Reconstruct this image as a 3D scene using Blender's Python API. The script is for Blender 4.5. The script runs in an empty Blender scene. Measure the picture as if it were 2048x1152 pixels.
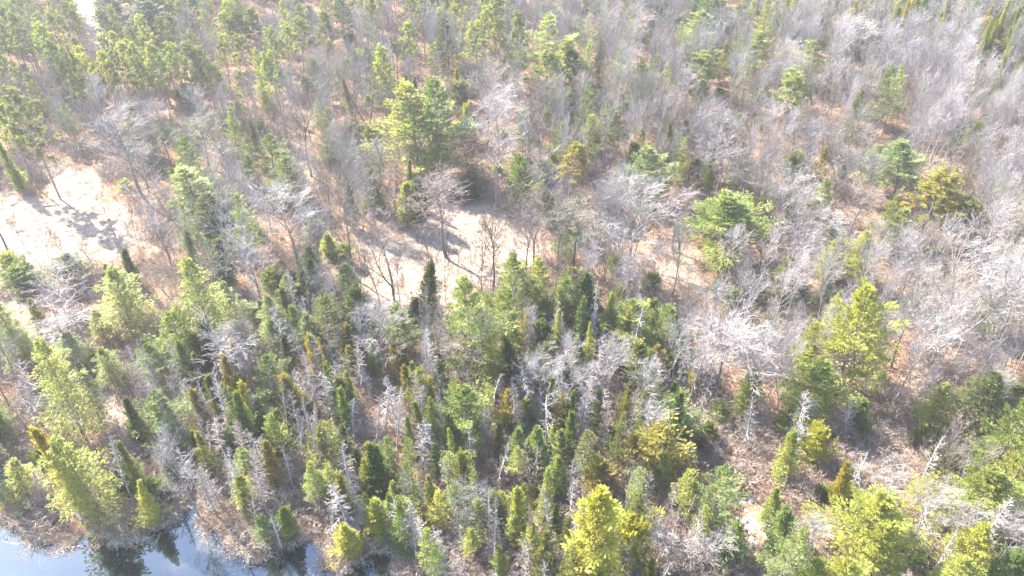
import bpy, math, random
import numpy as np
from mathutils import Vector

S = bpy.context.scene
R = math.radians

# ------------------------------------------------------------------ camera, sky, sun, exposure
CAM_H, PITCH, FPX = 88.0, R(38.76), 1600.0       # drone height, tilt below the horizon, focal length in photo pixels
cd = bpy.data.cameras.new("camera")
cd.lens, cd.sensor_width, cd.clip_start, cd.clip_end = 28.125, 36.0, 0.5, 3000.0
cam = bpy.data.objects.new("camera", cd)
S.collection.objects.link(cam)
cam.location = (0, 0, CAM_H)
cam.rotation_euler = (R(90) - PITCH, 0, 0)
S.camera = cam

SUN_EL = R(41.0)
SUN_AZ = R(139.0)                 # up-left of the picture, beyond the wood
sun_vec = Vector((math.cos(SUN_EL) * math.cos(SUN_AZ), math.cos(SUN_EL) * math.sin(SUN_AZ), math.sin(SUN_EL)))
W = bpy.data.worlds.new("World")
S.world = W
W.use_nodes = True
wn = W.node_tree.nodes
sky = wn.new("ShaderNodeTexSky")
sky.sky_type = 'NISHITA'
sky.sun_disc = False
sky.sun_elevation = SUN_EL
sky.sun_rotation = R(90) - SUN_AZ
sky.dust_density = 0.8
bg = wn["Background"]
bg.inputs["Strength"].default_value = 0.125
W.node_tree.links.new(sky.outputs["Color"], bg.inputs["Color"])
sl = bpy.data.lights.new("sun", 'SUN')
sl.energy, sl.angle, sl.color = 5.0, R(0.53), (1.0, 0.92, 0.80)
so = bpy.data.objects.new("sun", sl)
S.collection.objects.link(so)
so.rotation_euler = sun_vec.to_track_quat('Z', 'Y').to_euler()
S.view_settings.view_transform = 'Standard'
S.view_settings.look = 'None'
S.view_settings.gamma = 1.0
S.view_settings.exposure = 2.82
S.cycles.max_bounces = 4
S.cycles.diffuse_bounces = 2
S.cycles.glossy_bounces = 2
S.cycles.transmission_bounces = 2
S.cycles.volume_bounces = 0
S.cycles.use_denoising = True
S.cycles.denoising_prefilter = 'NONE'
S.cycles.sample_clamp_indirect = 4.0
S.render.film_transparent = False

# ------------------------------------------------------------------ photo pixels <-> ground
cp, sp = math.cos(PITCH), math.sin(PITCH)
NADIR = (1024.0, 576.0 + FPX * cp / sp)


def ground(u, v, z=0.0):
    """Point of the ground plane (height z) seen at photo pixel (u, v), of a 2048 x 1152 picture."""
    dx, dy = (u - 1024.0) / FPX, (576.0 - v) / FPX
    t = (CAM_H - z) / (sp - dy * cp)
    return np.array([dx * t, (cp + dy * sp) * t, z])


def pixel(p):
    x, y, z = p[0], p[1], p[2] - CAM_H
    f, u = y * cp - z * sp, y * sp + z * cp
    return 1024.0 + FPX * x / f, 576.0 - FPX * u / f


def depth(p):
    return p[1] * cp - (p[2] - CAM_H) * sp


def height_for(p, v):
    """Height of an upright tree at ground point p whose top shows at picture row v."""
    s = (576.0 - v) / FPX
    return CAM_H + p[1] * (s * cp - sp) / (cp + s * sp)


def in_poly(x, y, poly):
    """Even-odd test, x and y numpy arrays."""
    inside = np.zeros(np.shape(x), bool)
    n = len(poly)
    for i in range(n):
        x0, y0 = poly[i]
        x1, y1 = poly[(i + 1) % n]
        c = ((y0 > y) != (y1 > y)) & (x < (x1 - x0) * (y - y0) / (y1 - y0 + 1e-12) + x0)
        inside ^= c
    return inside


def poly_dist(x, y, poly):
    """Distance to a closed outline."""
    d = np.full(np.shape(x), 1e9)
    n = len(poly)
    for i in range(n):
        ax, ay = poly[i]
        bx, by = poly[(i + 1) % n]
        ex, ey = bx - ax, by - ay
        t = np.clip(((x - ax) * ex + (y - ay) * ey) / (ex * ex + ey * ey + 1e-9), 0, 1)
        d = np.minimum(d, np.hypot(x - ax - t * ex, y - ay - t * ey))
    return d


def gpoly(px):
    return [tuple(ground(u, v)[:2]) for u, v in px]


CLEARINGS = [gpoly(p) for p in (
    [(-160, 380), (0, 388), (60, 380), (130, 388), (205, 396), (272, 404), (284, 450), (285, 500), (255, 520), (180, 530),
     (120, 548), (40, 562), (-20, 585), (-160, 600)],
    [(700, 500), (760, 478), (830, 445), (880, 408), (930, 398), (990, 412), (1040, 445), (1090, 480), (1085, 520), (1045, 560),
     (960, 592), (900, 622), (780, 624), (735, 618), (702, 570)],
    [(1305, 500), (1350, 488), (1395, 505), (1392, 560), (1340, 575), (1310, 545)],
    [(-30, 560), (20, 575), (70, 650), (60, 672), (10, 620), (-40, 590)],
    [(180, 770), (215, 765), (275, 850), (262, 872), (215, 850)],
    [(90, 330), (190, 335), (215, 395), (100, 392)],
    [(585, 330), (625, 330), (632, 390), (600, 400)],
)]
TRACK = gpoly([(104, -60), (152, -60), (184, 8), (212, 54), (226, 92), (221, 112), (190, 108), (176, 66), (148, 22)])
POND = gpoly([(-200, 1040), (0, 1037), (20, 1040), (34, 1048), (33, 1060), (46, 1078), (66, 1085), (86, 1076), (104, 1088), (130, 1100),
              (148, 1088), (160, 1078), (176, 1066), (200, 1080), (240, 1086), (270, 1080), (290, 1068), (318, 1058), (345, 1044),
              (368, 1028), (372, 1006), (386, 1000), (398, 1026), (402, 1048), (408, 1062), (428, 1058), (450, 1068), (458, 1082),
              (475, 1098), (506, 1120), (520, 1124), (532, 1094), (560, 1098), (586, 1086), (614, 1078), (648, 1090), (640, 1122),
              (655, 1146), (700, 1142), (720, 1118), (758, 1096), (784, 1118), (800, 1150), (850, 1170), (840, 1210), (760, 1330), (300, 1500), (-300, 1400)])

# ------------------------------------------------------------------ properties and linking


def tag(o, label=None, cat=None, group=None, kind=None):
    if label:
        o["label"] = label
    if cat:
        o["category"] = cat
    if group:
        o["group"] = group
    if kind:
        o["kind"] = kind
    return o


def quads_mesh(name, V, F, mats, mi=None, smooth=False):
    """Mesh from numpy arrays: V (n,3), F (m,4) quads."""
    me = bpy.data.meshes.new(name)
    me.vertices.add(len(V))
    me.vertices.foreach_set("co", np.ascontiguousarray(V, np.float32).ravel())
    me.loops.add(F.size)
    me.loops.foreach_set("vertex_index", np.ascontiguousarray(F, np.int32).ravel())
    me.polygons.add(len(F))
    me.polygons.foreach_set("loop_start", np.arange(0, F.size, 4, dtype=np.int32))
    for m in mats:
        me.materials.append(m)
    if mi is not None:
        me.polygons.foreach_set("material_index", np.ascontiguousarray(mi, np.int32))
    me.polygons.foreach_set("use_smooth", np.full(len(F), smooth))
    me.update(calc_edges=True)
    return me


def add_obj(name, me, parent=None):
    o = bpy.data.objects.new(name, me)
    S.collection.objects.link(o)
    if parent:
        o.parent = parent
    return o


# ------------------------------------------------------------------ materials
def new_mat(name):
    m = bpy.data.materials.new(name)
    m.use_nodes = True
    nt = m.node_tree
    return m, nt, nt.nodes["Principled BSDF"], nt.nodes["Material Output"]


def ramp(nt, fac, stops):
    r = nt.nodes.new("ShaderNodeValToRGB")
    e = r.color_ramp.elements
    while len(e) < len(stops):
        e.new(0.5)
    for k, (p, c) in enumerate(stops):
        e[k].position = p
        e[k].color = (*c, 1.0) if len(c) == 3 else c
    nt.links.new(fac, r.inputs["Fac"])
    return r.outputs["Color"]


def noise(nt, vec, scale, detail=3.0, rough=0.55):
    n = nt.nodes.new("ShaderNodeTexNoise")
    n.inputs["Scale"].default_value = scale
    n.inputs["Detail"].default_value = detail
    n.inputs["Roughness"].default_value = rough
    if vec is not None:
        nt.links.new(vec, n.inputs["Vector"])
    return n.outputs["Fac"]


def mix(nt, a, b, fac, mode='MIX'):
    m = nt.nodes.new("ShaderNodeMix")
    m.data_type = 'RGBA'
    m.blend_type = mode
    for sock, val in ((m.inputs[0], fac), (m.inputs[6], a), (m.inputs[7], b)):
        if isinstance(val, bpy.types.NodeSocket):
            nt.links.new(val, sock)
        elif isinstance(val, (int, float)):
            sock.default_value = val
        else:
            sock.default_value = (*val, 1.0)
    return m.outputs[2]


def foliage_mat(name, per_object=True, base=(0.1, 0.11, 0.03), trans=0.5):
    """Needles: the colour of each tree (object colour), lighter and darker clumps, some light let through."""
    m, nt, p, out = new_mat(name)
    L = nt.links
    tc = nt.nodes.new("ShaderNodeTexCoord")
    oi = nt.nodes.new("ShaderNodeObjectInfo")
    col = oi.outputs["Color"] if per_object else base
    n = noise(nt, tc.outputs["Object"], 0.9, 3.0)
    v = ramp(nt, n, [(0.30, (0.55, 0.62, 0.55)), (0.55, (1.0, 1.0, 1.0)), (0.75, (1.45, 1.32, 1.05))])
    c = mix(nt, col, v, 1.0, 'MULTIPLY')
    rv = ramp(nt, oi.outputs["Random"], [(0.0, (0.8, 0.86, 0.85)), (0.5, (1, 1, 1)), (1.0, (1.2, 1.12, 0.95))])
    c = mix(nt, c, rv, 1.0, 'MULTIPLY')
    n2 = noise(nt, tc.outputs["Object"], 2.6, 3.0, 0.7)
    c = mix(nt, c, ramp(nt, n2, [(0.34, (0.66, 0.68, 0.72)), (0.52, (1, 1, 1)), (0.72, (1.3, 1.2, 1.15))]), 1.0, 'MULTIPLY')
    n3 = noise(nt, tc.outputs["Object"], 0.55, 2.0)
    c = mix(nt, c, mix(nt, c, (1.28, 0.98, 0.9), 1.0, 'MULTIPLY'), ramp(nt, n3, [(0.5, (0, 0, 0)), (0.72, (0.8, 0.8, 0.8))]))
    L.new(c, p.inputs["Base Color"])
    p.inputs["Roughness"].default_value = 0.55
    p.inputs["Specular IOR Level"].default_value = 0.35
    t = nt.nodes.new("ShaderNodeBsdfTranslucent")
    L.new(mix(nt, c, (1.25, 1.25, 0.6), 1.0, 'MULTIPLY'), t.inputs["Color"])
    ms = nt.nodes.new("ShaderNodeMixShader")
    ms.inputs[0].default_value = trans
    L.new(p.outputs[0], ms.inputs[1])
    L.new(t.outputs[0], ms.inputs[2])
    L.new(ms.outputs[0], out.inputs["Surface"])
    return m


def bark_mat(name, c0, c1, per_object=False, scale=5.0):
    m, nt, p, out = new_mat(name)
    tc = nt.nodes.new("ShaderNodeTexCoord")
    mp = nt.nodes.new("ShaderNodeMapping")
    mp.inputs["Scale"].default_value = (1, 1, 0.25)
    nt.links.new(tc.outputs["Object"], mp.inputs["Vector"])
    n = noise(nt, mp.outputs["Vector"], scale, 4.0)
    c = ramp(nt, n, [(0.32, c0), (0.68, c1)])
    oi = nt.nodes.new("ShaderNodeObjectInfo")
    if per_object:
        c = mix(nt, c, oi.outputs["Color"], 1.0, 'MULTIPLY')
    else:
        rv = ramp(nt, oi.outputs["Random"], [(0.0, (0.78, 0.76, 0.76)), (0.6, (1, 1, 1)), (1.0, (1.2, 1.15, 1.1))])
        c = mix(nt, c, rv, 1.0, 'MULTIPLY')
    nt.links.new(c, p.inputs["Base Color"])
    p.inputs["Roughness"].default_value = 0.85
    p.inputs["Specular IOR Level"].default_value = 0.2
    return m


M = {
    "needles": foliage_mat("pine_needles"),
    "needles_wild": foliage_mat("woodland_needles", False, (0.10, 0.10, 0.03)),
    "bare": bark_mat("bare_wood", (0.150, 0.140, 0.136), (0.31, 0.294, 0.287), True),
    "bare_wild": bark_mat("bare_wood_distant", (0.155, 0.146, 0.143), (0.315, 0.30, 0.295)),
    "brush": bark_mat("brushwood", (0.20, 0.155, 0.125), (0.40, 0.33, 0.28)),
    "shore": bark_mat("shore_brushwood", (0.22, 0.14, 0.105), (0.42, 0.31, 0.25)),
    "pine_bark": bark_mat("pine_bark", (0.13, 0.10, 0.09), (0.27, 0.21, 0.19)),
    "conifer_bark": bark_mat("conifer_bark", (0.11, 0.09, 0.08), (0.24, 0.20, 0.18)),
    "dead_wood": bark_mat("dead_wood", (0.22, 0.2, 0.19), (0.40, 0.37, 0.35)),
    "log": bark_mat("fallen_log", (0.25, 0.17, 0.11), (0.50, 0.38, 0.27)),
}
# ------------------------------------------------------------------ tree shapes (numpy)
def tubes(P0, P1, r0, r1, sides=3):
    P0, P1 = np.asarray(P0, float).reshape(-1, 3), np.asarray(P1, float).reshape(-1, 3)
    r0, r1 = np.asarray(r0, float), np.asarray(r1, float)
    n = len(P0)
    d = P1 - P0
    d /= np.linalg.norm(d, axis=1, keepdims=True) + 1e-9
    ref = np.where(np.abs(d[:, 2:3]) < 0.9, np.array([[0, 0, 1.0]]), np.array([[1.0, 0, 0]]))
    a = np.cross(d, ref)
    a /= np.linalg.norm(a, axis=1, keepdims=True) + 1e-9
    b = np.cross(d, a)
    V = np.empty((n, 2 * sides, 3))
    for k in range(sides):
        t = 2 * math.pi * k / sides
        o = a * math.cos(t) + b * math.sin(t)
        V[:, k] = P0 + o * r0[:, None]
        V[:, sides + k] = P1 + o * r1[:, None]
    F = np.empty((n, sides, 4), np.int64)
    base = (np.arange(n) * 2 * sides)
    for k in range(sides):
        k2 = (k + 1) % sides
        F[:, k] = np.stack([base + k, base + k2, base + sides + k2, base + sides + k], 1)
    return V.reshape(-1, 3), F.reshape(-1, 4)


def seg_mesh(segs, sides=3):
    A = np.array([(*s[0], *s[1], s[2], s[3]) for s in segs])
    return tubes(A[:, 0:3], A[:, 3:6], A[:, 6], A[:, 7], sides)


def leaves(P, D, U, ln, wd):
    """Small diamond faces at P, long axis D, facing U."""
    D = D / (np.linalg.norm(D, axis=1, keepdims=True) + 1e-9)
    s = np.cross(D, U)
    s /= np.linalg.norm(s, axis=1, keepdims=True) + 1e-9
    ln, wd = ln[:, None], wd[:, None]
    V = np.stack([P, P + D * ln * 0.55 + s * wd * 0.5, P + D * ln, P + D * ln * 0.45 - s * wd * 0.5], 1)
    n = len(P)
    return V.reshape(-1, 3), np.arange(4 * n).reshape(n, 4)


def join(*parts):
    Vs, Fs, o = [], [], 0
    for V, F in parts:
        Vs.append(V)
        Fs.append(F + o)
        o += len(V)
    return np.concatenate(Vs), np.concatenate(Fs)


def unit(v):
    return v / (np.linalg.norm(v) + 1e-9)


def wander(rng, p, d, L, n, r0, r1, jit, up=0.0, curve=None):
    """Polyline that wanders; returns its points and radii and segments."""
    pts, rad, segs = [p], [r0], []
    d = unit(np.array(d, float))
    for i in range(n):
        d = unit(d + rng.normal(0, jit, 3) + np.array([0, 0, up]) + (0 if curve is None else curve))
        q = pts[-1] + d * (L / n)
        ra = r0 + (r1 - r0) * (i + 1) / n
        segs.append((pts[-1], q, rad[-1], ra))
        pts.append(q)
        rad.append(ra)
    return pts, rad, segs


def at(pts, t):
    f = t * (len(pts) - 1)
    i = min(int(f), len(pts) - 2)
    return pts[i] + (pts[i + 1] - pts[i]) * (f - i), unit(pts[i + 1] - pts[i])


def side_dir(rng, d, ang):
    a = unit(np.cross(d, rng.normal(0, 1, 3)))
    return unit(d * math.cos(ang) + a * math.sin(ang))


def bare_tree(seed, H=16.0, Wd=8.0, clear=0.4, limbs=20, e_low=30, e_top=65, br=6, tw=5, fine=2, r=0.17, forks=1, lean=0.03, jit=0.1, thick=1.0):
    rng = np.random.default_rng(seed)
    tr, cr = [], []
    stems = []
    if forks == 1:
        pts, rad, sg = wander(rng, np.zeros(3), (rng.normal(0, lean), rng.normal(0, lean), 1), H * 0.92, 9, r, 0.025, 0.04, 0.03)
        tr += sg
        stems.append((pts, limbs, clear, 1.0))
    else:
        fh = H * clear * rng.uniform(0.25, 0.8)
        pts, rad, sg = wander(rng, np.zeros(3), (0, 0, 1), fh, 3, r, r * 0.85, 0.03, 0.02)
        tr += sg
        a0 = rng.uniform(0, 6.28)
        for k in range(forks):
            a = a0 + k * 2 * math.pi / forks + rng.normal(0, 0.3)
            sp_ = rng.uniform(0.22, 0.5)
            p2, r2, s2 = wander(rng, pts[-1], (math.cos(a) * sp_, math.sin(a) * sp_, 1), (H - fh) * rng.uniform(0.85, 1.05), 8, r * 0.7, 0.02, 0.06, 0.05)
            tr += s2
            stems.append((p2, int(limbs / forks) + 2, 0.22, 0.75))
    for pts, nl, cl, wf in stems:
        for i in range(nl):
            t = cl + (0.98 - cl) * (i + rng.uniform(0, 1)) / nl
            p, d = at(pts, min(t, 0.995))
            u = (t - cl) / (1 - cl)
            az = i * 2.4 + rng.normal(0, 0.5)
            el = R(e_low + (e_top - e_low) * u + rng.normal(0, 8))
            prof = (0.35 + 0.65 * math.sin(math.pi * min(1, 0.25 + 0.62 * u)))
            L = Wd * 0.56 * wf * prof * rng.uniform(0.75, 1.2) / max(0.45, math.cos(el))
            L = min(L, H * 0.42)
            dd = np.array([math.cos(az) * math.cos(el), math.sin(az) * math.cos(el), math.sin(el)])
            r1 = max(0.018, 0.0075 * L + 0.010)
            lp, lr, ls = wander(rng, p, dd, L, 4, r1, 0.011, jit, 0.09)
            (tr if L > Wd * 0.3 else cr).extend(ls)
            for j in range(br):
                tj = 0.25 + 0.75 * (j + rng.uniform(0, 1)) / br
                q, qd = at(lp, min(tj, 0.99))
                L2 = L * 0.42 * (1.15 - 0.6 * tj) * rng.uniform(0.7, 1.3)
                bp, b_, bs = wander(rng, q, side_dir(rng, qd, rng.uniform(0.4, 0.8)), L2, 3, 0.0145 * thick, 0.010 * thick, jit * 1.3, 0.10)
                cr += bs
                for k in range(tw):
                    tk = 0.2 + 0.8 * (k + rng.uniform(0, 1)) / tw
                    q2, q2d = at(bp, min(tk, 0.99))
                    L3 = (0.35 + 0.42 * L2) * rng.uniform(0.6, 1.25)
                    tp, t_, ts = wander(rng, q2, side_dir(rng, q2d, rng.uniform(0.4, 0.9)), L3, 2, 0.011 * thick, 0.009 * thick, jit * 1.2, 0.10)
                    cr += ts
                    for m in range(fine):
                        q3, q3d = at(tp, rng.uniform(0.25, 0.98))
                        e = q3 + side_dir(rng, q3d, rng.uniform(0.35, 0.8)) * L3 * rng.uniform(0.4, 0.75) + np.array([0, 0, 0.05])
                        cr.append((q3, e, 0.0095 * thick, 0.0075 * thick))
    return {"trunk": seg_mesh(tr, 5), "crown": seg_mesh(cr, 3), "H": H, "W": Wd}


def dead_conifer(seed, H=11.0, Wd=3.6, nb=105, bare=0.12, upturn=0.25, twigs=6, brk=0.0):
    rng = np.random.default_rng(seed)
    tr, cr = [], []
    pts, rad, sg = wander(rng, np.zeros(3), (rng.normal(0, 0.03), rng.normal(0, 0.03), 1), H, 9, 0.12, 0.02 + 0.06 * (brk > 0), 0.02 + 0.02 * brk, 0.01)
    gap = rng.uniform(0, 6.28)
    tr += sg
    for i in range(nb):
        t = bare + (0.99 - bare) * (i + rng.uniform(0, 1)) / nb
        p, d = at(pts, min(t, 0.995))
        L = Wd * 0.5 * ((1 - t) ** 0.6 + 0.12) * rng.uniform(0.45, 1.25)
        az = i * 2.4 + rng.normal(0, 0.6)
        if rng.uniform() < 0.15 or (brk and math.cos(az - gap) > 0.3 and rng.uniform() < brk):
            L *= 0.3
        el = R(rng.normal(-5 + 30 * t, 14))
        bp, b_, bs = wander(rng, p, (math.cos(az) * math.cos(el), math.sin(az) * math.cos(el), math.sin(el)), L, 4, 0.030, 0.014, 0.12, upturn * 0.2)
        cr += bs
        for k in range(twigs):
            q, qd = at(bp, rng.uniform(0.25, 0.98))
            L2 = L * rng.uniform(0.18, 0.42)
            e0 = side_dir(rng, qd, rng.uniform(0.5, 1.0))
            m = q + e0 * L2 * 0.5
            cr.append((q, m, 0.016, 0.013))
            e1 = m + unit(e0 + np.array([0, 0, 0.3]) + rng.normal(0, 0.2, 3)) * L2 * 0.5
            cr.append((m, e1, 0.013, 0.010))
            cr.append((m, m + side_dir(rng, e0, 0.8) * L2 * 0.45, 0.011, 0.008))
    return {"trunk": seg_mesh(tr, 6), "crown": seg_mesh(cr, 3), "H": H, "W": Wd}


def conifer(seed, H, Wd, base, nb, nl, prof, e_low, e_top, bend, flat, ll, lw, whorl=0.0, r=0.16, fan=0.34, rough=0.3, top_gap=0.0, dead=0, clump=0.0):
    """Trunk, branches and needles of an evergreen. prof: crown outline (1 at its base); bend: how the boughs curve up (+) or droop (-)."""
    rng = np.random.default_rng(seed)
    pts, rad, tr = wander(rng, np.zeros(3), (rng.normal(0, 0.02), rng.normal(0, 0.02), 1), H * 0.985, 9, r, 0.02, 0.012, 0.01)
    brs, P, D, U, LN, LW = [], [], [], [], [], []
    lob = rng.uniform(0, 6.28, 3)
    for i in range(nb):
        t = base + (0.99 - base) * ((i + rng.uniform(0, 1)) / nb) ** 0.92
        if whorl:
            t = base + round((t - base) * H / whorl) * whorl / H + rng.normal(0, 0.004)
            t = min(max(t, base), 0.985)
        p, d = at(pts, t)
        u = (t - base) / (1 - base)
        az = i * 2.39996 + rng.normal(0, 0.35)
        L = Wd * 0.5 * (prof(u)) * (1 + rough * rng.normal(0, 0.6)) * (1 + 0.22 * math.sin(az * 2 + lob[0] + 5 * u) + 0.12 * math.sin(az * 3 + lob[1]))
        L = max(L, 0.18)
        el = R(e_low + (e_top - e_low) * u + rng.normal(0, 6))
        h = np.array([math.cos(az), math.sin(az), 0.0])
        dd = h * math.cos(el) + np.array([0, 0, math.sin(el)])
        side = np.array([-math.sin(az), math.cos(az), 0.0])
        n = max(6, int(nl * (0.35 + 0.65 * min(1.3, L / (Wd * 0.4)))))
        s = rng.uniform(0.0, 1.0, n) ** 0.7
        s = 0.16 + 0.84 * s
        if clump:
            c = rng.uniform(0.35, 1.0, 5)
            s = np.where(rng.uniform(0, 1, n) < clump, c[rng.integers(0, 5, n)] + rng.normal(0, 0.035, n), s)
        z = bend * L * s ** 2
        wlat = fan * L * (1.05 - s) ** 0.6 * np.minimum(1, s * 3) + 0.12
        lat = rng.uniform(-1, 1, n) * wlat
        vert = rng.normal(0, flat, n) * (0.4 + 0.6 * min(1.0, L))
        Pn = p + dd * (s * L)[:, None] + side * lat[:, None] + np.array([0, 0, 1.0]) * (z + vert - abs(bend) * 0.25 * np.abs(lat))[:, None]
        Dn = dd * 0.75 + side * (lat / (wlat + 1e-6))[:, None] * 0.8 + rng.normal(0, 0.28, (n, 3)) + np.array([0, 0, 1.0]) * (2 * bend * s)[:, None] * 0.6
        Un = np.array([0, 0, 1.0]) + rng.normal(0, 0.42, (n, 3)) + h * 0.25
        P.append(Pn)
        D.append(Dn)
        U.append(Un)
        LN.append(ll * rng.uniform(0.7, 1.3, n))
        LW.append(lw * rng.uniform(0.7, 1.3, n))
        last = p
        rb = max(0.012, 0.012 * L + 0.006)
        for k in range(3):
            q = p + dd * L * 0.9 * (k + 1) / 3 + np.array([0, 0, bend * L * 0.81 * ((k + 1) / 3) ** 2])
            brs.append((last, q, rb * (1 - k / 3.4), rb * (1 - (k + 1) / 3.4)))
            last = q
    for i in range(dead):
        t = base * rng.uniform(0.35, 1.1)
        p, d = at(pts, t)
        az = rng.uniform(0, 6.28)
        L = Wd * rng.uniform(0.1, 0.3)
        q = p + np.array([math.cos(az), math.sin(az), rng.normal(0.0, 0.25)]) * L
        brs.append((p, q, 0.022, 0.010))
        for k in range(2):
            m = p + (q - p) * rng.uniform(0.4, 0.9)
            brs.append((m, m + side_dir(rng, unit(q - p), 0.8) * L * 0.4, 0.012, 0.008))
    P, D, U = np.concatenate(P), np.concatenate(D), np.concatenate(U)
    return {"leafy": True, "trunk": join(seg_mesh(tr, 7), seg_mesh(brs, 3)), "crown": leaves(P, D, U, np.concatenate(LN), np.concatenate(LW)), "H": H, "W": Wd}


def red_pine(seed, H=20.0, Wd=5.6, base=0.5, nb=46, tufts=7, needles=24, dead=16):
    rng = np.random.default_rng(seed)
    pts, rad, tr = wander(rng, np.zeros(3), (rng.normal(0, 0.02), rng.normal(0, 0.02), 1), H * 0.97, 9, 0.17, 0.04, 0.015, 0.01)
    brs, P, D, U = [], [], [], []
    for i in range(nb):
        t = base + (0.99 - base) * (i + rng.uniform(0, 1)) / nb
        p, d = at(pts, t)
        u = (t - base) / (1 - base)
        az = i * 2.4 + rng.normal(0, 0.4)
        L = Wd * 0.5 * (0.5 + 0.5 * math.sin(math.pi * (0.22 + 0.62 * u))) * rng.uniform(0.6, 1.25) * (1 - 0.62 * u ** 2)
        el = R(-6 + 52 * u + rng.normal(0, 9))
        dd = np.array([math.cos(az) * math.cos(el), math.sin(az) * math.cos(el), math.sin(el)])
        bp, b_, bs = wander(rng, p, dd, L, 3, 0.035, 0.016, 0.12, 0.10)
        brs += bs
        for k in range(tufts):
            q, qd = at(bp, rng.uniform(0.45, 0.99))
            c = q + side_dir(rng, qd, rng.uniform(0.2, 1.1)) * rng.uniform(0.1, 0.65) + np.array([0, 0, 0.1])
            brs.append((q, c, 0.013, 0.009))
            v = rng.normal(0, 1, (needles, 3)) + np.array([0, 0, 0.55])
            v /= np.linalg.norm(v, axis=1, keepdims=True)
            P.append(c + v * 0.05)
            D.append(v)
            U.append(rng.normal(0, 1, (needles, 3)) + np.array([0, 0, 0.6]))
    for i in range(dead):
        t = base * rng.uniform(0.55, 1.15)
        p, d = at(pts, t)
        az = rng.uniform(0, 6.28)
        L = rng.uniform(0.5, 1.9)
        q = p + np.array([math.cos(az), math.sin(az), rng.normal(-0.1, 0.25)]) * L
        brs.append((p, q, 0.022, 0.010))
        for k in range(2):
            m = p + (q - p) * rng.uniform(0.4, 0.9)
            brs.append((m, m + side_dir(rng, unit(q - p), 0.8) * L * 0.4, 0.012, 0.008))
    P, D, U = np.concatenate(P), np.concatenate(D), np.concatenate(U)
    n = len(P)
    return {"leafy": True, "trunk": join(seg_mesh(tr, 7), seg_mesh(brs, 3)), "crown": leaves(P, D, U, rng.uniform(0.26, 0.46, n), rng.uniform(0.08, 0.13, n)), "H": H, "W": Wd}


def shrub(seed, H=2.0, Wd=2.4, stems=16, subs=5, twigs=4, thick=1.0):
    rng = np.random.default_rng(seed)
    cr = []
    for i in range(stems):
        a = rng.uniform(0, 6.28)
        o = np.array([math.cos(a), math.sin(a), 0]) * rng.uniform(0, 0.22) * Wd
        o[2] = -0.05
        sp_ = rng.uniform(0.1, 0.75)
        pts, r_, sg = wander(rng, o, (math.cos(a) * sp_, math.sin(a) * sp_, 1), H * rng.uniform(0.6, 1.05), 4, 0.018 * thick, 0.010 * thick, 0.14, 0.0)
        cr += sg
        for j in range(subs):
            q, qd = at(pts, rng.uniform(0.25, 0.98))
            L = H * rng.uniform(0.16, 0.4)
            p2, r2, s2 = wander(rng, q, side_dir(rng, qd, rng.uniform(0.4, 1.0)), L, 2, 0.011 * thick, 0.009 * thick, 0.15, 0.05)
            cr += s2
            for k in range(twigs):
                q3, d3 = at(p2, rng.uniform(0.2, 0.98))
                cr.append((q3, q3 + side_dir(rng, d3, 0.7) * L * rng.uniform(0.25, 0.6), 0.009 * thick, 0.007 * thick))
    return {"crown": seg_mesh(cr, 3), "H": H, "W": Wd}


def P_broad(u):
    return min(1.0, 0.6 + 2.0 * u) * (1 - u) ** 0.8 + 0.03


def P_cone(u):
    return min(1.0, 0.7 + 2.0 * u) * (1 - u) ** 0.85 + 0.02


def P_col(u):
    return min(1.0, 0.62 + 1.5 * u) * (1 - u) ** 0.55 + 0.03


def P_bush(u):
    return min(1.0, 0.75 + 1.2 * u) * (1 - u ** 2.2) ** 0.8 + 0.05


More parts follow.
